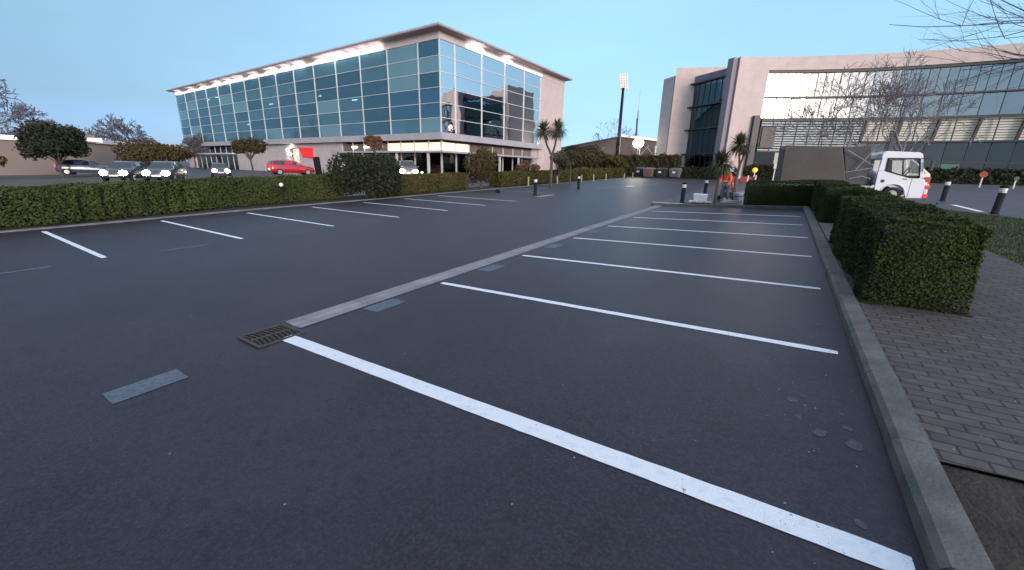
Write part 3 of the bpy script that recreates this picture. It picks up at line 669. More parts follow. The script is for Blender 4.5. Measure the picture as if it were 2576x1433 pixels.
palm('cabbage_palm', 'tall forked cabbage palm with two leafy heads near the left bollards', -15.35, 29.1, [(-.62,-.35,4.15,1.05),(.25,.28,4.25,1.1)], .11, 71, .95, 260, fork=(.0,.0,2.35))
palm('cabbage_palm', 'shorter cabbage palm just right of the tall forked one', -15.2, 32.3, [(0,0,2.2,.9)], .08, 72, .85, 200)
palm('cabbage_palm', 'green bushy cabbage palm beside the white tub', -2.5, 21.0, [(.02,.05,1.85,1.0)], .085, 73, .78, 420)
palm('cabbage_palm', 'thin forked grey cabbage palm behind the orange-clad person', -2.2, 25.2, [(-.02,-.05,2.78,1.0),(.25,.1,2.5,.5)], .07, 74, .78, 330, fork=(.12,0,1.75))

# near bare tree leaning in from the right, branches over the roofline
t = thing('bare_tree', 'near bare tree whose dark branches reach in at the top right corner', 'tree', (7.4,12.4,gz(7.4,12.4)))
rr = random.Random(5); tb = MB(); cb = MB()
tb.tube([(0,0,-.1),(.1,0,2.0),(0,.1,3.6),(-.3,.2,5)], [.22,.17,.13,.09], 8)
def twig(p, d, L, r, lev):
    pts = [p]; rad = [r]; q = p; dd = d.copy()
    for i in range(4):
        dd = (dd+Vector((rr.gauss(0,.13),rr.gauss(0,.13),rr.gauss(0,.10)+.045))).normalized(); q = q+dd*L/4; pts.append(q); rad.append(r*(1-.5*(i+1)/4))
    cb.tube(pts, rad, 4, cap=False)
    if lev >= 4: return
    for i in range(3 if lev < 2 else 2):
        nd = (dd+Vector((rr.gauss(0,.5),rr.gauss(0,.5),rr.gauss(.1,.4)))).normalized(); twig(pts[rr.choice([1,2,3,4])], nd, L*rr.uniform(.5,.75), r*.55, lev+1)
for i in range(14):
    a = math.pi-.34+rr.uniform(-.40,.45) if i < 12 else rr.uniform(-1.5,1.5)
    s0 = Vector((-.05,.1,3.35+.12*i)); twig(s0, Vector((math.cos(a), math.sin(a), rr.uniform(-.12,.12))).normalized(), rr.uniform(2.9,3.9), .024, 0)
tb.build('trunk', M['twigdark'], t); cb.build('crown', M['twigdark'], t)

# grass blades on the right lawn
def tuft(area, n, h, seed):
    r = np.random.default_rng(seed); x = r.uniform(area[0],area[1],n); y = r.uniform(area[2],area[3],n)
    ok = (y-17.5 < (x-7.6)*-1.75)|(x < 4.2); x, y = x[ok], y[ok]; n = len(x)
    a = r.uniform(0,6.28,n); hh = h*r.uniform(.5,1.2,n); w_ = .008
    z = SB*y+SX*np.clip(x-XC,0,8)+.06
    P0 = np.stack([x-np.cos(a)*w_, y-np.sin(a)*w_, z],1); P1 = np.stack([x+np.cos(a)*w_, y+np.sin(a)*w_, z],1)
    P2 = np.stack([x+r.normal(0,.015,n), y+r.normal(0,.015,n), z+hh],1)
    return np.stack([P0,P1,P2],1).reshape(-1,3), np.arange(3*n).reshape(-1,3)
V, Fq = tuft((3.5,9.5,3.3,22), 60000, .05, 5); o = leafobj('grass', V, Fq, M['grass']); tag(o, 'short green grass on the right lawn beyond the hedge', 'grass', None, 'stuff')

# ------------------------------------------------------------------ glass office block (left)
GB = thing('glass_building', 'large glass-walled office block with oversailing roof and blue curtain wall', 'building', (-31.31,34,0), -.0289)
LX = 72.4; Z0, Z1, RH = 5.56, 14.38, 1.47
colsL = [0]+[-(3.1+4.95*k) for k in range(14)]+[-LX]
colsR = [0,2.3,6.8,11.3,15.7,19.9]
rr = random.Random(3)
def pane(mb, a, b, z0, z1, out, gap=.03, tw=.004, mi=0):
    """one slightly out-of-true pane between plan points a and b"""
    a = Vector((*a,0)); b = Vector((*b,0)); d = (b-a).normalized(); n = Vector((*out,0))
    j = [n*rr.uniform(-tw,tw)*3 for _ in range(3)]
    mb.fixed = True
    if Vector((d.y, -d.x, 0)).dot(n) < 0: a, b, d = b, a, -d
    q = [a+d*gap+j[0], b-d*gap+j[1], b-d*gap+j[1]+j[2], a+d*gap+j[0]+j[2]]
    mb.add([(q[0].x,q[0].y,z0+gap),(q[1].x,q[1].y,z0+gap),(q[2].x,q[2].y,z1-gap),(q[3].x,q[3].y,z1-gap)], [(0,1,2,3)], mi)
for a, b in zip(colsL[:-1], colsL[1:]):
    mb = MB()
    for k in range(6): pane(mb, (a,0), (b,0), Z0+k*RH, Z0+(k+1)*RH, (0,-1), mi=rr.choice([0,0,0,1,2,2]) if b < -8.2 and b > -66 else rr.choice([0,1,1,2]))
    mb.build('window', [M['glassL'], M['glassL2'], M['glassL3']], GB)
for a, b in zip(colsR[:-1], colsR[1:]):
    mb = MB()
    for k in range(6): pane(mb, (0,a), (0,b), Z0+k*RH, Z0+(k+1)*RH, (1,0))
    mb.build('window', M['glassR'], GB)
mb = MB()
for x in colsL[1:-1]: mb.box(x-.055,x+.055,-.07,.10,Z0,Z1)
for x in [-LX]: mb.box(x-.05,x+.09,-.05,.12,Z0,Z1)
for k in range(1,6): mb.box(-LX+.09,-.07,-.045,.06,Z0+k*RH-.025,Z0+k*RH+.025)
for y in colsR[1:]: mb.box(-.10,.07,y-.05,y+.05,Z0,Z1)
for k in range(1,6): mb.box(-.06,.045,.07,colsR[-1]-.05,Z0+k*RH-.03,Z0+k*RH+.03)
mb.box(-.07,.055,-.055,.07,Z0,Z1)
mb.build('mullion_grid', M['mullion'], GB)
# interior: slabs, core, partitions, blinds
mb = MB()
for z in (Z0+.02, Z0+2*RH, Z0+4*RH, Z1-.02): mb.box(-LX+.15,-.16,.16,26,z-.15,z+.12)
mb.build('floor_slab', M['floor_in'], GB)
mb = MB(); mb.box(-LX+6,-7,6.5,22,Z0+.15,Z1-.2)
for x in (-12,-24,-36,-50,-62): mb.box(x-.1,x+.1,1.5,6.48,Z0+.15,Z1-.2)
for y in (8,17): mb.box(-6.98,-2,y-.1,y+.1,Z0+.15,Z1-.2)
mb.box(-LX+.2,-LX+.4,.2,26,Z0,Z1-.2)
mb.build('interior_wall', M['wall_in'], GB)
mb = MB()
def blind(c, r, f0=0, f1=1, h0=0, h1=1):
    a, b = colsL[c], colsL[c+1]; w_ = b-a; z = Z0+r*RH
    MB().box(a+w_*f1, a+w_*f0, .13, .16, z+h0*RH, z+h1*RH).build('blind', M['part_in'], GB)
for c, r, f0, f1, h0, h1 in [(0,5,.05,.95,.1,.95),(0,4,.05,.95,0,.95),(0,2,.05,.95,0,.95),(0,1,.05,.95,.1,1),(1,5,.02,.55,0,1),(1,4,.02,.5,0,1),(1,3,.02,.45,.35,1),(1,2,.03,.97,0,1),(1,1,.03,.97,.2,1),(1,0,.5,.97,.1,1),
   (2,3,.2,.9,.1,.5),(6,0,.4,.9,.05,.85),(8,0,.1,.95,.05,1),(8,1,.3,.95,0,.4),(12,3,.1,.9,.2,.9),(13,4,.1,.9,.1,.9),(13,3,.1,.9,.1,.9),(14,5,.1,.9,.1,.9),(14,4,.1,.9,.1,.9),(14,2,.1,.9,.3,.9),(9,5,.2,.6,.2,.5)]: blind(c,r,f0,f1,h0,h1)
mb = MB()
OLm = mat('office_light', (.8,.9,.85), .5, emit=(.75,1,.9), estr=2.5)
for x, y, z in [(-24.5,1.6,11.1),(-38,1.4,10.9),(-57,1.3,13.2),(-61,1.4,13.1),(-16.5,1.3,10.0),(-9,1.2,7.2),(-46,1.2,8.2)]: MB().box(x-.5,x+.5,y,y+.12,z,z+.05).build('ceiling_light', OLm, GB)
# top band, roof
mb = MB(); mb.box(-LX-.05,.02,-.02,27,Z1+.02,15.1); mb.build('clerestory', M['clerestory'], GB)
RF = MB(); RF.box(-LX-.6,1.15,-1.15,27.3,15.16,15.34); RF = RF.build('roof', M['roofmetal'], GB)
MB().box(-LX-.5,1.07,-1.07,27.2,15.10,15.155).build('soffit', M['soffit'], RF)
mb = MB()
xs = [-10.5,-13.6,-17.5,-20.6,-26,-29.5,-33.5,-39,-44.5,-48,-52,-58,-63.5,-70]
for i, x in enumerate(xs):
    l = [1.5,1.3,1.6,1.1,1.2,.9,1.4,.9,1.3,.8,1.0,.7,.8,.7][i]
    for q in range(3):
        xx = x+(q-1)*l*.8+rr.uniform(-.15,.15); l2 = l*rr.uniform(.12,.32); u = MB().box(xx-l2,xx+l2,-.40,-.22,14.62,14.72).build('uplight', M['strip_l'], RF); MB().bar((xx,-.03,14.6),(xx,-.219,14.66),.04,.04).build('bracket', M['galv'], u)
for y, l in ((4.9,.35),(5.8,.4),(6.6,.2),(11.3,.35),(12.0,.2)): MB().box(.22,.40,y-l,y+l,14.62,14.72).build('uplight', M['strip_l'], RF)
MB().box(-LX+.6,-9,-.17,-.10,14.56,14.61).build('light_strip', M['strip_dim'], RF); MB().box(.10,.17,4,20,14.56,14.61).build('light_strip', M['strip_dim'], RF)
# stone end wall and ground floor
MB().box(-7,0.03,19.97,26.9,0,Z1).build('wall', M['stone'], GB)
MB().box(-LX,-7.1,22.1,26.85,0,Z1).build('wall', M['stone_pale'], GB)
MB().box(-LX,-LX+6,2.2,21.9,0,Z0-.2).build('wall', M['stone_pale'], GB)
mb = MB(); mb.box(-LX-.6,.55,-.55,.0,4.84,5.52); mb.box(.003,.55,.003,20.4,4.84,5.52)
mb.box(-LX-.6,-LX,.003,22,4.84,5.52)
mb.build('fascia_band', M['metalband'], GB)
mb = MB(); mb.box(-49.8,-33.1,.25,1.2,0,4.83); mb.box(-29.3,-18.6,.25,1.2,0,4.83); mb.box(-33.1,-29.3,.25,1.2,4.3,4.83); mb.build('wall', M['stone_pale'], GB)
MB().box(-LX,-69.2,.25,1.2,0,4.83).build('wall', M['stone_pale'], GB); MB().box(-1.2,-.25,18.6,19.95,0,4.83).build('wall', M['stone_pale'], GB)
MB().box(-69.2,-.3,1.5,20,4.6,4.82).build('ceiling', M['dark_in'], GB)
MB().box(-LX+1,-.6,9,20,.2,4.6).build('interior_wall', M['dark_in'], GB)
# doorway, lit
D = MB().box(-33.05,-29.35,1.3,1.36,.6,4.25).build('doorway', mat('doorway_lit', (.45,.42,.34), .7, (.35,.33,.28), 1.5, emit=(1,.93,.7), estr=.12), GB)
mb = MB(); mb.box(-32.2,-31.9,1.15,1.25,.6,3.3); mb.box(-30.6,-30.3,1.15,1.25,.6,3.3); mb.box(-32.2,-30.3,1.15,1.25,3.3,3.5); mb.build('door_frame', M['mullion'], D)
mb = MB(); mb.ball((-32.0,.05,4.0),(.32,.2,.16)); mb.ball((-30.9,.05,4.45),(.25,.15,.2)); mb.ball((-31.6,.05,3.4),(.5,.2,.16)); mb.build('lamp', M['white_l'], GB)
# red sign
mb = MB(); mb.prism([(-29.0,.20,4.3),(-28.2,.20,2.95),(-25.5,.20,2.80),(-25.3,.20,4.25)], (0,-.12,0)); mb.build('sign_panel', M['red'], GB, bevel=.03)
# left glazing
def one_pane(nm, m, par, *a, **k): g_ = MB(); pane(g_, *a, **k); return g_.build(nm, m, par)
for k in range(8):
    one_pane('window', M['glassD'], GB, (-69.2+k*2.425,.6), (-69.2+(k+1)*2.425,.6), .9, 3.35, (0,-1)); one_pane('window', M['glassD'], GB, (-69.2+k*2.425,.6), (-69.2+(k+1)*2.425,.6), 3.6, 4.7, (0,-1))
mb = MB()
for k in range(9): mb.box(-69.24+k*2.425,-69.16+k*2.425,.52,.66,.6,4.8)
mb.box(-69.16,-49.84,-.5,.7,3.37,3.58)
mb.build('window_frame', M['mullion'], GB)
# shop glazing along both facades
colsS = [-18.6+2.32*k for k in range(9)]
wf = MB(); TBm = mat('transom_brown', (.16,.12,.10), .4)
def trans(lit, *a): MB().box(*a).build('lit_transom' if lit else 'transom', M['warm'] if lit else TBm, GB)
for k in range(8):
    one_pane('shop_window', M['glassD'], GB, (colsS[k],.45), (colsS[k+1],.45), 1.0, 3.45, (0,-1))
    trans(k >= 4, colsS[k]+.06, colsS[k+1]-.06, .5, .56, 3.75, 4.6)
    wf.box(colsS[k]-.05, colsS[k]+.05, .36,.49,.7,4.8)
for k in range(8):
    y0 = .45+k*2.26; y1 = y0+2.26
    one_pane('shop_window', M['glassD'], GB, (-.45,y0), (-.45,y1), 1.0, 3.45, (1,0))
    if k > 0: wf.box(-.49,-.36,y0-.05,y0+.05,.7,4.8)
    trans(k in (0,1), -.56,-.5,y0+.06,y1-.06,3.75,4.6)
wf.box(-.52,-.34,.34,.52,.7,4.8); wf.box(-18.6,-.53,.30,.44,.75,.98); wf.box(-.44,-.30,.53,18.5,.75,.98)
wf.build('window_frame', M['mullion'], GB)
mb = MB(); mb.box(-18.9,1.3,-1.2,.28,3.47,3.66); mb.box(-.28,1.3,.283,5.2,3.47,3.66); mb.box(-.28,1.3,8.0,18.6,3.47,3.66); mb.build('canopy', M['metalband'], GB)
for x in (-17.5,-12.5,-6.3,-1.2): MB().box(x-.10,x+.10,-.95,-.75,.4,3.46).build('column', M['mullion'], GB)
for y in (4.6,9.2,13.4,18.0): MB().box(.85,1.05,y-.1,y+.1,.6,3.46).build('column', M['mullion'], GB)
mb = MB(); mb.box(-9.2,-8.1,1.0,1.05,1.9,3.0); mb.box(-6.2,-4.2,1.1,1.15,1.5,3.0); mb.box(-3.6,-2.8,.9,.95,1.7,3.0); mb.box(-1.2,-1.15,1.4,2.8,1.8,3.1); mb.box(-1.1,-1.05,9.5,10.6,1.7,3.0)
mb.build('poster', mat('shop_poster', (.55,.54,.52), .7, (.35,.34,.33), 2), GB)
for x in (-16,-13.4,-11): MB().box(x-.5,x+.5,.40,.44,4.15,4.3).build('ceiling_light', M['white_l'], GB)
# roof clutter at far end
# ------------------------------------------------------------------ curved office building (right)
RB = thing('curved_building', 'curved pink stone and glass office block with dark side wing', 'building', (0,0,0))
def circ(a, b, c):
    ax, ay = a; bx, by = b; cx, cy = c; d = 2*(ax*(by-cy)+bx*(cy-ay)+cx*(ay-by))
    ux = ((ax*ax+ay*ay)*(by-cy)+(bx*bx+by*by)*(cy-ay)+(cx*cx+cy*cy)*(ay-by))/d
    uy = ((ax*ax+ay*ay)*(cx-bx)+(bx*bx+by*by)*(ax-cx)+(cx*cx+cy*cy)*(bx-ax))/d
    return ux, uy, math.hypot(ax-ux, ay-uy)
CX, CY, CR = circ((-7,61.9),(5,67.3),(19,69.5))
A0 = math.atan2(61.9-CY, -7-CX)
def AP(s, off=0):   # off > 0 : towards the viewer side
    a = A0-s/CR; return (CX+(CR-off)*math.cos(a), CY+(CR-off)*math.sin(a))
def aband(mb, s0, s1, o0, o1, z0, z1, step=1.0, mi=0):
    n = max(1, int(round((s1-s0)/step)))
    for i in range(n):
        a = s0+(s1-s0)*i/n; b = s0+(s1-s0)*(i+1)/n
        P = [AP(a,o1), AP(b,o1), AP(b,o0), AP(a,o0)]
        mb.hexa([(*p,z0) for p in P], [(*p,z1) for p in P], mi)
SE = 44; SW = 3.7
mb = MB(); aband(mb, 0, SE, -.9, .0, 14.5, 16, 2.2); mb.build('parapet', M['stone'], RB)
mb = MB(); aband(mb, 0, SW, -.9, .0, .8, 14.495, SW/2); mb.build('wall', M['stone'], RB)
for q in ((-.8,-.12,14.2,14.49),(-.9,-.05,11.32,11.5),(-.9,-.1,8.86,9.0)): mb = MB(); aband(mb, SW, SE, *q); mb.build('window_head', M['darkframe'], RB)
bay = (SE-SW)/12
for lv, (z0, z1) in enumerate(((11.5,14.2),(9.0,11.32))):
    for k in range(12):
        g_ = MB()
        for j in range(4 if lv == 0 else 2):
            q = 4 if lv == 0 else 2
            s0 = SW+bay*(k+j/q); s1 = SW+bay*(k+(j+1)/q); p0 = AP(s0,-.4); p1 = AP(s1,-.4); m_ = AP((s0+s1)/2,0); c_ = AP((s0+s1)/2,1)
            pane(g_, p0, p1, z0, z1, (c_[0]-m_[0], c_[1]-m_[1]), .02, .004)
        g_.build('window', M['glassC'], RB)
mb = MB()
for k in range(1, 48):
    s = SW+bay*k/4; aband(mb, s-.02, s+.02, -.42, -.34, 11.5, 14.2)
for k in range(1, 24):
    s = SW+bay*k/2; aband(mb, s-.03, s+.03, -.42, -.34, 9.0, 11.32)
mb.build('mullion_grid', M['darkframe'], RB)
# floors behind the glass and back wall
mb = MB(); aband(mb, SW, SE, -7, -1.0, 11.3, 11.45, 3); aband(mb, SW, SE, -7, -1.0, 8.8, 8.95, 3); aband(mb, SW, SE, -7, -.95, 14.2, 14.45, 3); aband(mb, SW, SE, -7.2, -7.0, .5, 14.2, 3)
aband(mb, SW, SE, -7, -.9, 5.9, 6.1, 3)
mb.build('interior_slab', M['wall_in'], RB)
# lower slatted screen: left part runs lower, right part with dark columns
mb = MB(); S1 = 15.5
for k in range(13): z = 5.05+k*.30; aband(mb, SW+.3, S1, -.36, -.16, z, z+.17, 1.4)
mb.build('louvre_screen', M['slatcool'], RB)
mb = MB()
for k in range(0, 9): s = SW+.3+k*1.42; aband(mb, s-.03, s+.03, -.15, -.08, 4.9, 8.86)
aband(mb, SW+.27, S1+.3, -.4, -.075, 4.86, 4.98)
aband(mb, SW+.3, SE, -.15, -.08, 8.70, 8.86)
for k in range(0, 10):
    s = S1+k*3.4
    P = [AP(s-.12,-.05),AP(s+.12,-.05),AP(s+.12,-.5),AP(s-.12,-.5)]; Q = [AP(s+.13,-.05),AP(s+.37,-.05),AP(s+.37,-.5),AP(s+.13,-.5)]
    MB().hexa([(*p,6.3) for p in P], [(*p,8.69) for p in Q]).build('column', M['darkframe'], RB)
    aband(mb, s+1.6, s+1.66, -.3, -.08, 6.3, 8.86)
mb.build('screen_frame', M['darkframe'], RB)
mb = MB(); aband(mb, S1, SE, -.6, -.0, 6.1, 6.3); mb.build('sill', M['darkframe'], RB)
mb = MB()
for k in range(9): z = 6.34+k*.28; aband(mb, S1+.1, SE, -.62, -.60, z, z+.21, 1.7)
mb.build('blind', M['slat'], RB)
# ground floor dark green glass
fr = MB()
for k in range(22):
    s0 = SW+k*(SE-SW)/22; s1 = SW+(k+1)*(SE-SW)/22; top = 4.86 if s1 < S1 else 6.1
    c_ = AP(s0,1); m_ = AP(s0,0)
    one_pane('window', M['glassD'], RB, AP(s0,-.7), AP(s1,-.7), .9, top, (c_[0]-m_[0], c_[1]-m_[1]), .02); aband(fr, s0-.03, s0+.03, -.75, -.62, .9, top)
aband(fr, S1, SE, -.78, -.60, 3.8, 3.95)
fr.build('window_frame', M['darkframe'], RB)
mb = MB(); aband(mb, 24, 25.7, -1.6, -1.5, 2.2, 3.7); mb.build('lit_panel', mat('lit_panel', (.3,.5,.45), .6, emit=(.35,.7,.6), estr=.45), RB)
# dark block painting the recess's shade, and a dark window, left of the glazing
mb = MB(); aband(mb, SW-1.0, SW-.25, .01, .55, 1.2, 9.2, 1); aband(mb, SW+.45, SW+2.1, -.15, .05, 5.4, 7.9, 1); mb.build('recess_shade', M['darkframe'], RB)
mb = MB(); aband(mb, SW-.4, SW+2.4, -1.2, .3, 1.2, 4.8, 1); mb.build('entrance_lobby', M['dark_in'], RB)
# side wing
W0 = Vector((-7.45,63.4,0)); W1 = Vector((-13.0,67.6,0)); wd = (W1-W0).normalized(); wn = Vector((-wd.y*-1, -wd.x, 0)); wn = Vector((wd.y, -wd.x, 0))
if wn.y > 0: wn = -wn
WL = (W1-W0).length
def wbox(mb, a, b, o0, o1, z0, z1):
    P = [W0+wd*a+wn*o1, W0+wd*b+wn*o1, W0+wd*b+wn*o0, W0+wd*a+wn*o0]; mb.hexa([(p.x,p.y,z0) for p in P], [(p.x,p.y,z1) for p in P])
mb = MB(); wbox(mb, 0, WL, -1, .1, 14.45, 15.3); mb.build('parapet', mat('wing_fascia', (.17,.165,.21), .6, (.14,.135,.17), 1), RB)
mb = MB(); wbox(mb, -.9, -.02, -3.0, 1.6, .8, 15.9); mb.build('wall', mat('wall_return_shade', (.22,.20,.24), .7), RB)  # side of the pink wall, its shaded tone put into the colour
mb = MB()
for i, z in enumerate((14.2,11.1,8.0,4.6)): wbox(mb, 0, WL+.9, -.1, .55, z, z+.16)
for k in range(1,7): wbox(mb, WL*k/7-.04, WL*k/7+.04, -.1, .05, .9, 14.2)
mb.build('sun_fin', M['darkframe'], RB)
zs = [1.2,4.6,8.0,11.1,14.2]
for z0, z1 in zip(zs[:-1], zs[1:]):
    for k in range(7):
        p0 = W0+wd*WL*k/7; p1 = W0+wd*WL*(k+1)/7; one_pane('window', M['glassW'] if z0 > 4 else M['glassD'], RB, (p0.x,p0.y), (p1.x,p1.y), z0+.16, z1, (wn.x,wn.y), tw=.001)
mb = MB(); wbox(mb, .2, WL-.1, -6, -4, .8, 14.3); wbox(mb, WL-3.4, WL-.3, -1.2, -.8, .8, 14.1)
for z in zs[1:4]: wbox(mb, .1, WL-.2, -4, -.3, z-.1, z+.1)
mb.build('interior_wall', M['dark_in'], RB)
# stone tower block behind the wing
mb = MB(); T0 = Vector((-15.6,66.6,0)); T1 = Vector((-9.3,69.1,0)); T2 = T1+Vector((-2.5,8,0)); T3 = T0+Vector((-.9,2.0,0))+Vector((-1.0,6.0,0))
mb.hexa([(T0.x,T0.y,.8),(T1.x,T1.y,.8),(T2.x,T2.y,.8),(T0.x-1.2,T0.y+7,.8)], [(T0.x,T0.y,16.5),(T1.x,T1.y,16.5),(T2.x,T2.y,16.5),(T0.x-1.2,T0.y+7,16.5)])
mb.build('tower_wall', M['stone'], RB)
mb = MB(); mb.hexa([(-15.75,66.9,.8),(-15.9,69.6,.8),(-17.9,71,.8),(-17.75,68.7,.8)], [(-15.75,66.9,15.55),(-15.9,69.6,15.55),(-17.9,71,15.55),(-17.75,68.7,15.55)])
mb.build('tower_wall', M['stone_pale'], RB)
MB().box(-8.6,30,77.5,78.3,.5,15).build('back_wall', M['dark_in'], RB)
MB().ball((-8.05,62.5,7.7),.22,8,6).build('lamp', M['white_l'], RB)

# ------------------------------------------------------------------ far buildings
LB = thing('low_building', 'long low beige building with a bright white roof strip behind the left trees', 'building', (-68,12,.0))
MB().box(-10,0,-30,10.4,-.2,3.7).build('wall', M['beige'], LB)
MB().box(-10.5,.5,-30,-2.0,3.705,4.15).build('roof', M['whiteroof'], LB)
MB().box(-10.5,.5,2.9,10.6,3.705,4.1).build('roof', M['metalband'], LB)
MB().prism([(.52,-1.9,4.35),(.52,2.8,3.72),(.52,3.0,4.65),(.52,1.2,4.9)], (-3,0,0)).build('roof_end', M['beige'], LB)
MB().prism([(.56,2.2,3.95),(.56,3.5,3.85),(.56,3.5,4.35),(.56,2.3,4.30)], (-.03,0,0)).build('roof_trim', M['whiteroof'], LB)
for y in (-6.5,7.3): MB().box(.003,.06,y,y+1.6,1.3,2.6).build('window', M['dark_in'], LB)
ST = thing('stadium_stand', 'distant brown stadium stand under a long low gabled roof with pale struts', 'stadium', (-52,142,1.7))
Q0 = Vector((-16.5,-7.5,0)); Q1 = Vector((3.2,-.2,0)); Q2 = Vector((21,5.2,0)); BK = Vector((-5,13,0)); zt = (7.6,11.7,9.6)
def up(v, z): return (v.x, v.y, z)
mb = MB()
for (a_, za), (b_, zb) in (((Q0,zt[0]),(Q1,zt[1])),((Q1,zt[1]),(Q2,zt[2]))):
    mb.hexa([up(a_,0),up(b_,0),up(b_+BK,0),up(a_+BK,0)], [up(a_,za),up(b_,zb),up(b_+BK,zb),up(a_+BK,za)])
mb.build('wall', M['brownwall'], ST)
for (a_, za), (b_, zb), m_ in (((Q0,zt[0]),(Q1,zt[1]),'standroof'),((Q1,zt[1]),(Q2,zt[2]),'whiteroof')):
    e = Vector((.4,-1.1,0)); th_ = .28 if m_ == 'standroof' else .6
    MB().hexa([up(a_+e,za+.02),up(b_+e,zb+.02),up(b_+BK,zb+.02),up(a_+BK,za+.02)], [up(a_+e,za+th_),up(b_+e,zb+th_),up(b_+BK,zb+th_),up(a_+BK,za+th_)]).build('roof', M[m_], ST)
for t_, zz in ((-.02,9.3),(.30,8.8),(.62,9.8),(1.35,10.6),(1.62,10.2)):
    v = Q0.lerp(Q1, t_) if t_ <= 1 else Q1.lerp(Q2, t_-1); v = v+Vector((.5,-1.5,0))
    MB().tube([up(v,0),up(v,zz*.86)], .22, 6).build('strut', M['signwhite'], ST)
    for q_ in (-1,1): MB().tube([up(v,zz*.5),up(v+Vector((2.6*q_,q_*.9,0)),zz*.84)], .12, 5).build('strut', M['galv'], ST)

# floodlight mast, antenna mast
FM = thing('floodlight_mast', 'tall dark floodlight mast with a tilted lamp panel at the top', 'floodlight', (-49.4,141.6,1.7))
MB().tube([(0,0,5.5),(0,0,26.9)], [.60,.42], 10).build('pole', M['post'], FM)
MB().tube([(0,0,0),(0,0,5.5)], [.95,.85], 10).build('sleeve', M['orange'], FM)
FH = MB(); FH.hexa([(-1.1,-.2,26.4),(1.5,.8,26.4),(1.4,1.1,26.4),(-1.2,.1,26.4)], [(-1.9,-.6,31.2),(.9,.5,31.2),(.8,.8,31.2),(-2.0,-.3,31.2)]); FH = FH.build('lamp_panel', M['signwhite'], FM)
mb = MB()
for i in range(6):
    for j in range(4):
        u = (j+.5)/4; v = (i+.5)/6; x = (-1.1+2.6*u)*(1-v)+(-1.9+2.8*u)*v; y = (-.2+1.0*u)*(1-v)+(-.6+1.1*u)*v
        mb.ball((x, y-.1, 26.4+4.8*v), (.24,.12,.30), 6, 4)
mb.build('lamp', M['signwhite'], FH)
AM = thing('antenna_mast', 'thin grey lattice mast between the floodlight and the curved building', 'mast', (-44.2,143.4,1.7))
mb = MB()
for a in range(3):
    an = a*2.094; q = (math.cos(an), math.sin(an)); mb.tube([(q[0]*.5,q[1]*.5,0),(q[0]*.18,q[1]*.18,20)], .09, 4)
for k in range(18):
    z = k*1.1; f_ = .5-.32*z/20; an = (k%3)*2.094; bn = an+2.094
    mb.bar((math.cos(an)*f_,math.sin(an)*f_,z),(math.cos(bn)*f_,math.sin(bn)*f_,z+1.1),.07,.07)
mb.tube([(0,0,19.5),(0,0,26)], .06, 5)
mb.build('lattice', M['galv'], AM)
MB().tube([(.1,-.1,12),(-.1,-.1,17.5)], .28, 6).build('antenna', M['truckdark'], AM)
FL = thing('flood_lamp', 'glaring lit flood lamp on a pole beyond the hedge band', 'lamp', (-21.0,70.0,1.6))
MB().tube([(0,0,0),(0,0,4.7)], .07, 6).build('pole', M['galv'], FL)
MB().ball((0,-.1,4.95), (.85,.3,.72), 14, 10).build('lamp_head', M['flood_l'], FL)
SL = thing('street_lamp', 'flat white street lamp head on a short pole left of the mast foot', 'street lamp', (-26.0,69.3,1.55))
MB().tube([(0,0,0),(0,0,2.55)], .06, 6).build('pole', M['galv'], SL); MB().box(-1.0,.55,-.15,.15,2.5,2.78).build('lamp_head', M['signwhite'], SL, bevel=.05)

# ------------------------------------------------------------------ bollards, stakes, lamps, signs
def bollard(x, y, label, tilt=0):
    t = thing('bollard', label, 'bollard', (x,y,gz(x,y)), 0, 'black bollard lights round the car park'); t.rotation_euler = (0,tilt,0)
    MB().lathe((0,0,0), [(.12,-.05),(.12,.03),(.10,.05),(.10,.74)], 14).build('post', M['post'], t, True)
    MB().lathe((0,0,0), [(.094,.74),(.102,.76),(.102,.89),(.094,.9)], 14).build('lens', M['lens'], t, True)
    MB().lathe((0,0,0), [(.108,.9),(.112,.92),(.106,.975),(.07,1.0)], 14).build('cap', M['post'], t, True)
    mb = MB()
    for z in (.79,.84): mb.lathe((0,0,0), [(.106,z),(.106,z+.012)], 14)
    mb.build('lens_ring', M['post'], t)
bollard(-12.31,21.42,'black bollard with white lens by the faint left bay line'); bollard(-12.6,28.3,'black bollard farther away, in front of the far left hedge')
bollard(-4.05,21.75,'black bollard standing left of the white tub'); bollard(-3.95,28.0,'farther black bollard rising just behind the white tub')
bollard(6.62,28.1,'black bollard just right of the white truck cab'); bollard(6.52,21.66,'nearest black bollard, on the lawn edge at the right photo edge', .03)
stx = [(-17.45,29.2,'pale stake left of the forked palm'),(-16.9,33.3,'pale stake right of the forked palm'),(-16.6,37.9,'pale stake in the far hedge, first of the far row'),(-16.4,40.5,'second pale stake of the far row'),(-16.2,43.5,'third pale stake of the far row'),(-16.0,49,'fourth pale stake of the far row'),(-15.9,52,'pale stake nearest the wheelie bins')]
for x, y, lb in stx:
    t = tag(MB().box(-.04,.04,-.04,.04,-.05,.72).build('stake', M['stake']), lb, 'stake', 'pale stakes along the far hedge'); t.location = (x,y,gz(x,y)); t.rotation_euler = (0,random.uniform(-.05,.05),0)
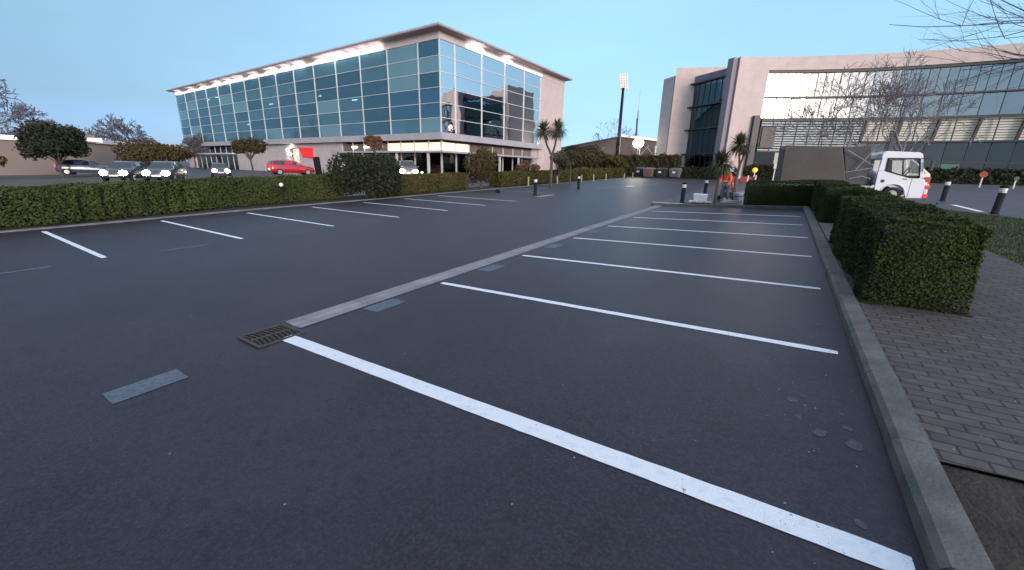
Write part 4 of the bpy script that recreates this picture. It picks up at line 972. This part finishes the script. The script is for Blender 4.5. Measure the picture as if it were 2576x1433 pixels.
def wbin(x, y, m, label, rz):
    t = thing('wheelie_bin', label, 'bin', (x,y,gz(x,y)), rz, 'wheelie bins in a row')
    MB().hexa([(-.55,-.35,.12),(.55,-.35,.12),(.55,.35,.12),(-.55,.35,.12)], [(-.68,-.5,1.05),(.68,-.5,1.05),(.68,.5,1.05),(-.68,.5,1.05)]).build('body', M[m], t, bevel=.03)
    MB().hexa([(-.71,-.53,1.055),(.71,-.53,1.055),(.71,.53,1.055),(-.71,.53,1.055)], [(-.66,-.45,1.15),(.66,-.45,1.15),(.6,.5,1.3),(-.6,.5,1.3)]).build('lid', M[m], t, bevel=.03)
    for sx in (-.5,.5): MB().tube([(sx-.03,-.3,.1),(sx+.03,-.3,.1)], .1, 10).build('wheel', M['tyre'], t)
    MB().box(-.2,.2,-.475,-.455,.62,.85).build('sticker', M['redblock'] if m == 'bin1' else M['signwhite'], t).rotation_euler = (-.0,0,0)
wbin(-16.9,58.2,'bin2','dark wheelie bin half hidden at the left end of the row',-.2)
wbin(-15.3,57.0,'bin1','brown wheelie bin with a red sticker',-.2); wbin(-13.7,57.0,'bin2','black wheelie bin in the middle of the row',-.2); wbin(-12.0,57.3,'bin3','grey wheelie bin with a white sticker, right end of the row',-.2)
BL = thing('globe_lamp', 'yellow globe lamp on a short pole beside the hedge', 'lamp', (-2.75,52,gz(-2.75,52)))
MB().tube([(0,0,0),(0,0,1.05)], .05, 8).build('pole', M['signwhite'], BL); MB().ball((0,0,1.2),.26,14,10).build('globe', M['yellow'], BL, True)
for x, y, z, sz, lb in [(-4.2,43,1.25,(.28,.22),'white notice on a post between the two right palms'),(-3.75,46,.55,(.2,.25),'small white meter box beside the thin palm trunk')]:
    t = thing('notice', lb, 'sign', (x,y,gz(x,y))); MB().box(-.03,.03,-.03,.03,-.1,z).build('post', M['galv'], t); MB().box(-sz[0],sz[0],-.05,-.03,z-sz[1]*.2,z+sz[1]*1.3).build('board', M['signwhite'], t)
for x, y, lb in [(-3.05,48.5,'white post left of the yellow globe lamp'),(-2.4,49,'short white bent post right under the yellow globe')]:
    t = tag(MB().box(-.06,.06,-.06,.06,-.1,.75).build('marker_post', M['signwhite']), lb, 'post'); t.location = (x,y,gz(x,y))
t = thing('barrier', 'low red barrier block behind the orange-clad person', 'barrier', (-4.0,49.3,gz(-4,49.3)))
MB().hexa([(-1.1,-.25,0),(1.6,-.25,0),(1.6,.25,0),(-1.1,.25,0)], [(-1.0,-.12,.62),(1.5,-.12,.62),(1.5,.12,.62),(-1.0,.12,.62)]).build('body', M['redblock'], t, bevel=.03)
NB = thing('notice_board', 'pinkish sign panel with white frame left of the brown truck box', 'sign', (.05,52,gz(0,52)))
mb = MB(); mb.box(-1.05,-.95,-.05,.05,0,1.75); mb.box(-.55,-.45,-.05,.05,0,1.75); mb.box(.4,.52,-.05,.05,0,1.75); mb.build('post', M['signwhite'], NB)
mb = MB(); mb.box(-1.15,-.35,-.08,.08,1.3,1.75); mb.build('shelf', M['signwhite'], NB); MB().box(-.3,.72,-.1,-.02,1.2,2.75).build('panel', M['signpink'], NB, bevel=.02)
for x, y, lb, hh in [(13.2,48.2,'small red round sign on a white post by the far road',1.0),(14.9,47.8,'little brown marker right of the red round sign',.75)]:
    t = thing('road_sign', lb, 'sign', (x,y,gz(x,y))); MB().tube([(0,0,-.1),(0,0,hh)], .045, 6).build('post', M['signwhite'], t)
    MB().tube([(0,-.08,hh-.0),(0,-.04,hh-.0)], .24 if hh > .8 else .15, 14).build('disc', M['redblock'] if hh > .8 else M['bin3'], t)
for x, y, z, lb in [(-78.5,15.6,3.9,'orange glowing lamp among the left trees'),(-78.8,13.6,3.2,'small cool lamp left of the dark tree'),(-78.7,15.0,3.75,'tiny pale lamp beside the orange one')]:
    t = thing('wall_lamp', lb, 'lamp', (x,y,gz(x,y))); MB().tube([(0,0,0),(0,0,z-gz(x,y)-.2)], .05, 5).build('pole', M['galv'], t)
    MB().ball((0,0,z-gz(x,y)), .42 if 'orange' in lb else .17, 8, 6).build('globe', M['amber_l'] if 'orange' in lb else M['white_l'], t)
t = thing('marker_light', 'small round white marker in the left hedge below the red car', 'light', (HL+.08,9.4,gz(HL,9.4)))
MB().tube([(0,0,.2),(0,0,.8)], .025, 6).build('post', M['post'], t); MB().ball((0,0,.86), .085, 12, 8).build('globe', M['lens'], t, True)
t = tag(MB().box(-.35,.25,-.2,.2,0,2.0).build('dark_pillar', M['post']), 'dark leaning pillar standing before the pale wall', 'pillar'); t.location = (-46.3,29.0,gz(0,29)); t.rotation_euler = (0,-.08,.3)
t = thing('pole_sign', 'slim white post sign right of the dark pillar', 'sign', (-42.9,30.0,gz(0,30))); MB().box(-.12,.12,-.05,.05,0,1.9).build('post', M['signwhite'], t); MB().box(-.25,.25,-.08,-.051,1.2,1.8).build('plate', M['signwhite'], t)
t = tag(MB().ball((0,0,.12),(.2,.14,.12),8,6).build('stone', M['post']), 'small dark lump lying between the far left bay lines', 'stone'); t.location = (-15.1,21.5,gz(-15.1,21.5)-.03)
t = tag(MB().tube([(0,0,0),(0,0,7)], [.06,.04], 6).build('lamp_post', M['galv']), 'thin olive pole at the foot of the floodlight mast', 'post'); t.location = (-24.8,72,1.6)

# worker's things at the corner: tub, bag, boards, bucket
t = thing('tub', 'white folded plastic sheeting tub on pale cloth at the corner kerb', 'tub', (-3.28,22.0,gz(-3.3,22)+.02), .1)
MB().hexa([(-.27,-.2,.03),(.27,-.2,.03),(.27,.2,.03),(-.27,.2,.03)], [(-.33,-.24,.43),(.32,-.24,.40),(.33,.24,.42),(-.32,.24,.44)]).build('body', M['white'], t, bevel=.03)
mb = MB()
for i in range(7): mb.ball((-.42+i*.14, -.22+.05*math.sin(i*2), .05), (.13,.16,.07+.02*math.sin(i*3)), 8, 6)
mb.build('cloth', M['bag'], t, True)
for dx, dz, ln, lb in [(0,0,.42,'lower pale board lying at the kerb corner'),(.03,.06,.36,'upper pale board on the stack at the kerb corner')]:
    x, y = -1.85+dx, 21.15; t = tag(MB().box(-ln,ln,-.12,.12,0,.05).build('board', M['board']), lb, 'board', 'pale boards stacked at the kerb'); t.location = (x,y,gz(x,y)+.12+dz); t.rotation_euler = (0,0,.12)
t = thing('bucket', 'white bucket with a dark band behind the boards', 'bucket', (-1.75,23.2,gz(-1.7,23.2)))
MB().lathe((0,0,0), [(.17,0),(.22,.42),(.23,.44)], 14).build('body', M['white'], t, True); MB().lathe((0,0,0), [(.215,.26),(.222,.30)], 14).build('band', M['truckdark'], t)
t = thing('machine', 'low dark machine frame standing left of the hedge corner', 'machine', (-2.35,23.7,gz(-1.7,23.7)))
mb = MB(); mb.tube([(-.3,0,.1),(-.25,0,.55),(.35,0,.6),(.45,0,.12)], .025, 6); mb.tube([(-.3,.4,.1),(-.25,.4,.55),(.35,.4,.6),(.45,.4,.12)], .025, 6); mb.box(-.2,.3,.05,.35,.15,.42); mb.build('frame', M['truckdark'], t)
for sx in (-.3,.42): MB().tube([(sx,-.05,.12),(sx,.45,.12)], .12, 10).build('wheel', M['tyre'], t)

# ------------------------------------------------------------------ person
def skin(name, verts, edges, m, parent, root=0, sub=2):
    me = bpy.data.meshes.new(name); bm = bmesh.new(); sk = bm.verts.layers.skin.verify(); vv = []
    for i, (x,y,z,r) in enumerate(verts):
        v = bm.verts.new((x,y,z)); rr_ = r if hasattr(r,'__len__') else (r,r); v[sk].radius = rr_; v[sk].use_root = (i == root); vv.append(v)
    for a, b in edges: bm.edges.new((vv[a], vv[b]))
    bm.to_mesh(me); bm.free(); me.materials.append(m)
    o = bpy.data.objects.new(name, me); C.objects.link(o); o.parent = parent
    s = o.modifiers.new('skin','SKIN'); s.use_smooth_shade = True; d = o.modifiers.new('sub','SUBSURF'); d.levels = sub; d.render_levels = sub
    return o
PS = thing('person', 'person in orange hi-vis top and grey trousers standing by the boards', 'person', (-2.32,22.8,gz(-2.3,22.8)), -.5)
# local: faces -y (towards the viewer); leaning a little, right hand holding a spray can
J = [(0,0,.92,(.13,.10)),(0,-.01,1.10,(.12,.09)),(0,-.04,1.30,(.15,.10)),(0,-.07,1.42,.06),(0,-.10,1.50,.052),(0,-.13,1.58,(.075,.09)),(0,-.13,1.67,(.07,.085)),
     (-.17,-.05,1.36,.055),(-.25,-.08,1.10,.042),(-.23,-.22,.92,.032),(-.22,-.27,.87,.028),(.17,-.05,1.36,.055),(.26,-.07,1.10,.042),(.28,-.20,.90,.032),(.28,-.26,.86,.028),
     (-.09,0,.86,.088),(-.11,-.02,.48,.058),(-.12,.02,.10,.04),(-.12,-.10,.05,.038),(.09,0,.86,.088),(.13,.0,.48,.058),(.16,.05,.10,.04),(.17,-.07,.05,.038)]
Ed = [(0,1),(1,2),(2,3),(3,4),(4,5),(5,6),(2,7),(7,8),(8,9),(9,10),(2,11),(11,12),(12,13),(13,14),(0,15),(15,16),(16,17),(17,18),(0,19),(19,20),(20,21),(21,22)]
for hx, hi in ((-1,10),(1,14)):
    hxyz = J[hi]
    for f_ in range(4):
        b = len(J); ox = (-.024+.016*f_); L = (.03,.034,.032,.026)[f_]
        J += [(hxyz[0]+ox, hxyz[1]-.03, hxyz[2]-.03, .0095), (hxyz[0]+ox, hxyz[1]-.035-L*.6, hxyz[2]-.05, .0085), (hxyz[0]+ox, hxyz[1]-.02-L*.3, hxyz[2]-.075, .0075)]
        Ed += [(hi,b),(b,b+1),(b+1,b+2)]
    b = len(J); J += [(hxyz[0]-hx*.04, hxyz[1]-.01, hxyz[2]-.02, .011),(hxyz[0]-hx*.045, hxyz[1]-.045, hxyz[2]-.035, .009)]; Ed += [(hi,b),(b,b+1)]
skin('body', J, Ed, M['skin'], PS)
skin('jacket', [(0,0,.86,(.165,.125)),(0,-.01,1.10,(.155,.12)),(0,-.04,1.30,(.18,.13)),(0,-.065,1.40,(.09,.08)),(-.17,-.05,1.36,.078),(-.25,-.08,1.10,.062),(-.235,-.20,.94,.05),(.17,-.05,1.36,.078),(.26,-.07,1.10,.062),(.28,-.18,.93,.05)],
     [(0,1),(1,2),(2,3),(2,4),(4,5),(5,6),(2,7),(7,8),(8,9)], M['hivis'], PS)
skin('trousers', [(0,0,.90,(.15,.12)),(-.09,0,.82,.11),(-.11,-.02,.48,.082),(-.12,.02,.12,.065),(.09,0,.82,.11),(.13,.0,.48,.082),(.16,.05,.12,.065)], [(0,1),(1,2),(2,3),(0,4),(4,5),(5,6)], M['trouser'], PS)
for sx, sy in ((-.12,.0),(.165,.03)): skin('boot', [(sx,sy+.03,.06,(.05,.06)),(sx,sy-.08,.05,(.05,.045)),(sx,sy-.16,.04,(.045,.035))], [(0,1),(1,2)], M['boot'], PS)
skin('hair', [(0,-.10,1.70,(.078,.09)),(0,-.08,1.64,(.078,.07))], [(0,1)], M['hair'], PS)
mb = MB(); mb.lathe((0,-.012,0), [(.168,.99),(.169,1.04)], 16); mb.build('reflective_band', M['reflect'], PS).scale = (1,.78,1)
mb = MB()
for sx in (-.03,.03): mb.ball((sx,-.222,1.61),(.012,.008,.008),6,5)
mb.build('eye', M['white'], PS); mb = MB(); mb.ball((0,-.232,1.585),(.012,.018,.02),6,5); mb.ball((0,-.222,1.545),(.024,.008,.006),6,5); mb.build('face_detail', M['skin'], PS)
t = thing('spray_can', 'orange marker can held at the person\'s side', 'can', (-2.02,22.55,gz(-2,22.5)+.68)); MB().lathe((0,0,0), [(.045,0),(.05,.02),(.05,.22),(.03,.25)], 12).build('can', M['hivis'], t, True); MB().lathe((0,0,.25), [(.022,0),(.022,.04)], 8).build('nozzle', M['white'], t)

# ------------------------------------------------------------------ cars
def car(x, y, rz, paint, label, lit=False, dz=0, L=4.25, hgt=1.0, tail=True):
    t = thing('parked_car', label, 'car', (x,y,gz(x,y)+dz), rz, 'cars on the road beyond the left hedge')
    k = L/4.25
    st = [(-2.12,.42,.78,.80,.74,.70),(-2.06,.30,.95,1.08,.84,.66),(-1.80,.26,.98,1.40,.87,.60),(-1.1,.24,.97,1.48,.88,.60),(-.2,.24,.95,1.49,.89,.60),(.35,.24,.93,1.40,.89,.60),(1.02,.24,.92,.97,.88,.72),(1.6,.25,.85,.90,.86,.68),(2.02,.28,.70,.76,.78,.60),(2.13,.38,.58,.62,.66,.5)]
    mb = MB(); V = []
    for sx, zb, be, tp, w_, wr in st:
        V += [(sx*k,-w_,zb),(sx*k,-w_-.02,(zb+be)/2),(sx*k,-w_+.02,be*hgt),(sx*k,-wr,tp*hgt),(sx*k,wr,tp*hgt),(sx*k,w_-.02,be*hgt),(sx*k,w_+.02,(zb+be)/2),(sx*k,w_,zb)]
    Fc = [(7,6,5,4,3,2,1,0), tuple((len(st)-1)*8+i for i in range(8))]
    for i in range(len(st)-1):
        for j in range(8): Fc.append((i*8+j, i*8+(j+1)%8, (i+1)*8+(j+1)%8, (i+1)*8+j))
    mb.add(V, Fc); mb.build('body', M[paint], t, True, bevel=.0)
    def q(i0, i1, f0, f1, s, inset=.04):
        P = []
        for i, ff in ((i0,f0),(i1,f0),(i1,f1),(i0,f1)):
            sx, zb, be, tp, w_, wr = st[i]; P.append((sx*k, s*((w_-.02)*(1-ff)+wr*ff+.012), (be*(1-ff)+tp*ff)*hgt))
        return P
    for s in (-1,1):
        mb = MB(); mb.add(q(2,3,.12,.88,s), [(0,1,2,3)]); mb.build('side_window', M['carglass'], t)
        mb = MB(); P = q(3,5,.12,.88,s); mb.add([P[0],P[1],P[2],P[3]], [(0,1,2,3)]); mb.build('side_window', M['carglass'], t)
    mb = MB(); mb.add([(.97*k,-.70,1.0*hgt),(.97*k,.70,1.0*hgt),(.42*k,.56,1.405*hgt),(.42*k,-.56,1.405*hgt)], [(0,1,2,3)]); mb.build('windscreen', M['carglass'], t)
    mb = MB(); mb.add([(-2.095*k,-.62,1.06*hgt),(-2.095*k,.62,1.06*hgt),(-1.86*k,.52,1.38*hgt),(-1.86*k,-.52,1.38*hgt)], [(0,1,2,3)]); mb.build('rear_window', M['carglass'], t)
    for wx in (-1.32,1.36):
        for s in (-1,1):
            wv = MB().tube([(wx*k,s*.70,.32),(wx*k,s*.90,.32)], .32, 18).build('wheel', M['tyre'], t, False); MB().tube([(wx*k,s*.895,.32),(wx*k,s*.915,.32)], .20, 12).build('rim', M['rim'], wv)
    for s in (-1,1):
        mb = MB(); mb.ball((2.06*k,s*.56,.64),(.10,.19,.09) if not lit else (.17,.25,.19),10,8); mb.build('headlight', M['head_l'] if lit else M['signwhite'], t)
        mb = MB(); mb.box(-2.14*k,-2.02*k,s*.72-.12,s*.72+.12,.72,1.02); mb.build('tail_light', M['tail'], t, bevel=.02)
    MB().box(2.10*k,2.16*k,-.26,.26,.40,.50).build('number_plate', M['signwhite'], t); MB().box(-2.15*k,-2.10*k,-.26,.26,.55,.66).build('number_plate', M['signwhite'], t)
    for s in (-1,1): MB().ball((.72*k,s*.97,.98*hgt),(.07,.09,.06),8,6).build('mirror', M[paint], t)
    return t
car(-43.6,24.2,R_(76),'carred','red hatchback parked side-on before the pale wall',dz=.28)
car(-60.3,12.2,R_(66),'carblue','dark blue car side-on at the far left beneath the dark tree',dz=.1)
car(-43.2,10.9,R_(-35),'cardark','dark car with glaring headlights, leftmost of the lit cars',True,dz=.12)
car(-40.2,12.4,R_(-32),'cardark','car with glaring headlights under the wide brown tree crown',True,dz=.15)
car(-52.5,21.2,R_(-22),'cardark','dark car with two round lit headlights left of the red car',True,dz=-.05,hgt=.98)
car(-30.3,28.0,R_(-38),'cargrey','pale car with one blazing headlight before the shop glazing',True,dz=.25,hgt=1.1)

# ------------------------------------------------------------------ tipper truck
TR = thing('flatbed_truck', 'white-cab flatbed truck carrying a tall brown tarpaulin box, parked behind the hedge', 'truck', (3.6,25.5,gz(3.6,25.5)), R_(8))
def sideprism(poly, y0, y1): return [(x, y0, z) for x, z in poly], (0, y1-y0, 0)
WX, WR = .70, .46
CAB = MB()
arch = [(WX+WR*math.cos(a_), .36+WR*math.sin(a_)) for a_ in [math.radians(d) for d in range(0,181,15)]]
low = [(.03,.36),(0.0,1.36),(.30,1.38),(.76,1.22),(1.22,1.10),(1.62,1.10),(1.74,1.00),(1.80,.6),(1.78,.22),(1.22,.20),(1.17,.36)]+arch[1:-1]+[(.24,.36)]
CAB.prism(*sideprism(low, 0, .10)); CAB.prism(*sideprism(low, 1.70, 1.80))
CAB.hexa([(0.02,.11,.85),(1.76,.11,.30),(1.76,1.69,.30),(.02,1.69,.85)], [(0.02,.11,1.02),(1.70,.11,1.02),(1.70,1.69,1.02),(.02,1.69,1.02)])
cabo = CAB.build('cab', M['truckwhite'], TR, bevel=.02)
P_ = MB()
for y0, y1 in ((.01,.09),(1.71,1.79)):
    P_.prism([(.005,y0,1.365),(.27,y0,1.385),(.24,y0,1.93),(0.03,y0,1.96)], (0,y1-y0,0)); P_.prism([(1.52,y0,1.105),(1.68,y0,1.105),(1.46,y0,1.96),(1.34,y0,1.96)], (0,y1-y0,0))
P_.prism([(.01,.0,1.93),(1.47,.0,1.93),(1.41,.0,2.12),(1.30,.0,2.20),(.12,.0,2.25),(.01,.0,2.14)], (0,1.80,0))
P_.hexa([(0.005,.095,1.03),(.05,.095,1.03),(.05,1.705,1.03),(0.005,1.705,1.03)], [(0.01,.095,1.25),(.05,.095,1.25),(.05,1.705,1.25),(0.01,1.705,1.25)])
P_.build('roof', M['truckwhite'], cabo, bevel=.025)
for y in (.05,1.75):
    pts = [(.27,1.39),(.76,1.235),(1.20,1.11),(1.50,1.11),(1.35,1.93),(.25,1.93)]
    MB().add([(x,y,z) for x,z in pts], [(0,1,2,3,4,5)]).build('side_window', M['cabglass'], cabo)
    o_ = MB()
    for (xa,za),(xb,zb) in zip(pts, pts[1:]+pts[:1]): o_.bar((xa,y-.055 if y < 1 else y+.055,za),(xb,y-.055 if y < 1 else y+.055,zb),.02,.05)
    o_.build('window_seal', M['black'], cabo)
MB().add([(1.69,.12,1.11),(1.69,1.68,1.11),(1.47,1.68,1.92),(1.47,.12,1.92)], [(0,1,2,3)]).build('windscreen', M['cabglass'], cabo)
for y in (.22,1.10):
    mb = MB(); mb.hexa([(.28,y,.95),(.75,y,.95),(.75,y+.45,.95),(.28,y+.45,.95)], [(.26,y,1.2),(.73,y,1.15),(.73,y+.45,1.15),(.26,y+.45,1.2)]); mb.hexa([(.44,y+.02,1.18),(.60,y+.02,1.16),(.60,y+.43,1.16),(.44,y+.43,1.18)], [(.40,y+.08,1.86),(.50,y+.08,1.86),(.50,y+.37,1.86),(.40,y+.37,1.86)]); mb.build('seat', M['truckdark'], cabo)
mb = MB()
for k in range(12):
    a_ = k/12*6.283; b_ = (k+1)/12*6.283; mb.bar((1.16+.07*math.sin(a_),.46+.19*math.cos(a_),1.36+.18*math.sin(a_)),(1.16+.07*math.sin(b_),.46+.19*math.cos(b_),1.36+.18*math.sin(b_)),.035,.035)
mb.build('steering_wheel', M['truckdark'], cabo)
MB().box(1.25,1.62,.12,1.68,1.03,1.2).build('dashboard', M['truckdark'], cabo)
MB().tube([(.25,-.012,.93),(.25,.01,.93)], .075, 16).build('fuel_cap', M['truckdark'], cabo)
MB().box(.95,1.10,-.02,-.004,1.02,1.06).build('door_handle', M['truckdark'], cabo)
MB().bar((1.27,-.006,.24),(1.27,-.006,1.09),.006,.012).build('door_seam', M['truckdark'], cabo)
for y in (.22,.78+.8):
    y2 = -.02 if y < 1 else y
    wv = MB().tube([(WX,y2,.33),(WX,y2+.24,.33)], .34, 24).build('wheel', M['tyre'], TR); MB().tube([(WX,y2-.01,.33),(WX,y2+.25,.33)], .19, 16).build('rim', M['rim'], wv)
MB().tube([(WX+WR*math.cos(math.radians(d)),0,.36+WR*math.sin(math.radians(d))) for d in range(0,181,15)], .03, 6).build('wheel_arch', M['truckwhite'], cabo)
for y in (-.02,1.56):
    wv = MB().tube([(-2.4,y,.33),(-2.4,y+.26,.33)], .34, 20).build('wheel', M['tyre'], TR); MB().tube([(-2.4,y-.01,.33),(-2.4,y+.27,.33)], .19, 12).build('rim', M['rim'], wv)
mb = MB(); mb.box(-3.8,1.2,.35,.50,.42,.58); mb.box(-3.8,1.2,1.30,1.45,.42,.58); mb.box(-3.6,-3.45,.5,1.3,.42,.58); mb.box(-.8,-.65,.5,1.3,.42,.58); mb.build('chassis', M['galv'], TR)
MB().box(-3.85,-.12,-.04,1.86,.585,.70).build('tray', M['galv'], TR)
MB().box(-.75,-.2,.02,.34,.25,.58).build('battery_box', M['galv'], TR, bevel=.02)
TB_ = MB(); TB_.hexa([(-3.80,-.02,.705),(-1.05,-.02,.705),(-1.05,1.85,.705),(-3.80,1.85,.705)], [(-3.86,0,2.52),(-1.55,0,2.44),(-1.55,1.83,2.44),(-3.86,1.83,2.52)]); tbo = TB_.build('tarpaulin_box', M['tarp'], TR, bevel=.05)
MB().box(-3.98,-3.86,-.05,.3,2.30,2.46).build('roller', M['truckdark'], tbo)
CR_ = MB(); CR_.hexa([(-1.0,.3,.705),(-.15,.3,.705),(-.15,1.5,.705),(-1.0,1.5,.705)], [(-1.45,.3,2.44),(-.35,.3,2.50),(-.35,1.5,2.50),(-1.45,1.5,2.44)]); CR_.build('equipment_locker', M['truckdark'], TR, bevel=.04)
for pts_ in ([(-1.4,.1,1.25),(-.9,.1,1.35),(-.25,.05,1.5)],[(-.85,.08,1.35),(-.55,.1,1.9),(-.3,.1,2.35)],[(-1.0,.06,1.0),(-.55,.04,1.12),(-.2,.06,1.02)],[(-1.3,.15,2.3),(-.2,.1,1.6)]):
    MB().tube(pts_, .018, 6).build('rail', M['galv'], TR)
MB().box(.30,.46,.5,.66,2.2,2.86).build('exhaust_stack', M['truckdark'], TR)
mb = MB(); mb.tube([(1.42,-.02,1.95),(1.72,-.2,1.93),(1.74,-.2,1.5)], .018, 6); mb.hexa([(1.70,-.30,1.42),(1.77,-.30,1.42),(1.77,-.10,1.42),(1.70,-.10,1.42)],[(1.70,-.30,1.84),(1.77,-.30,1.84),(1.77,-.10,1.84),(1.70,-.10,1.84)]); mb.build('mirror', M['truckdark'], TR)
MB().box(1.78,1.92,-.02,1.82,.40,.62).build('bumper', M['truckwhite'], TR, bevel=.03)
MB().box(1.76,1.86,.06,.34,.70,.92).build('headlight', M['signwhite'], TR, bevel=.02)
for z0 in (.66,.26): MB().box(1.81,1.95,-.03,.16,z0,z0+.13).build('marker_light', M['tail'], TR)
# van behind the truck
VN = thing('parked_van', 'pale van with red striping peeping out behind the truck front', 'van', (6.05,33.0,gz(7.3,33)), R_(12))
mb = MB(); mb.prism([(-2.2,0,.35),(-2.2,0,2.0),(-.2,0,2.15),(.5,0,1.6),(1.0,0,1.15),(1.1,0,.4)], (0,1.7,0)); mb.build('body', M['carwhite'], VN, bevel=.06)
MB().box(.3,1.05,-.015,0,.62,1.0).build('stripe', M['redblock'], VN); MB().add([(-.1,-.012,1.2),(.75,-.012,1.2),(.25,-.012,1.7),(-.1,-.012,1.95)],[(0,1,2,3)]).build('side_window', M['carglass'], VN)
for x in (-1.5,.45): wv = MB().tube([(x,-.02,.33),(x,.2,.33)], .33, 16).build('wheel', M['tyre'], VN); MB().tube([(x,-.03,.33),(x,0,.33)], .18, 12).build('rim', M['rim'], VN)
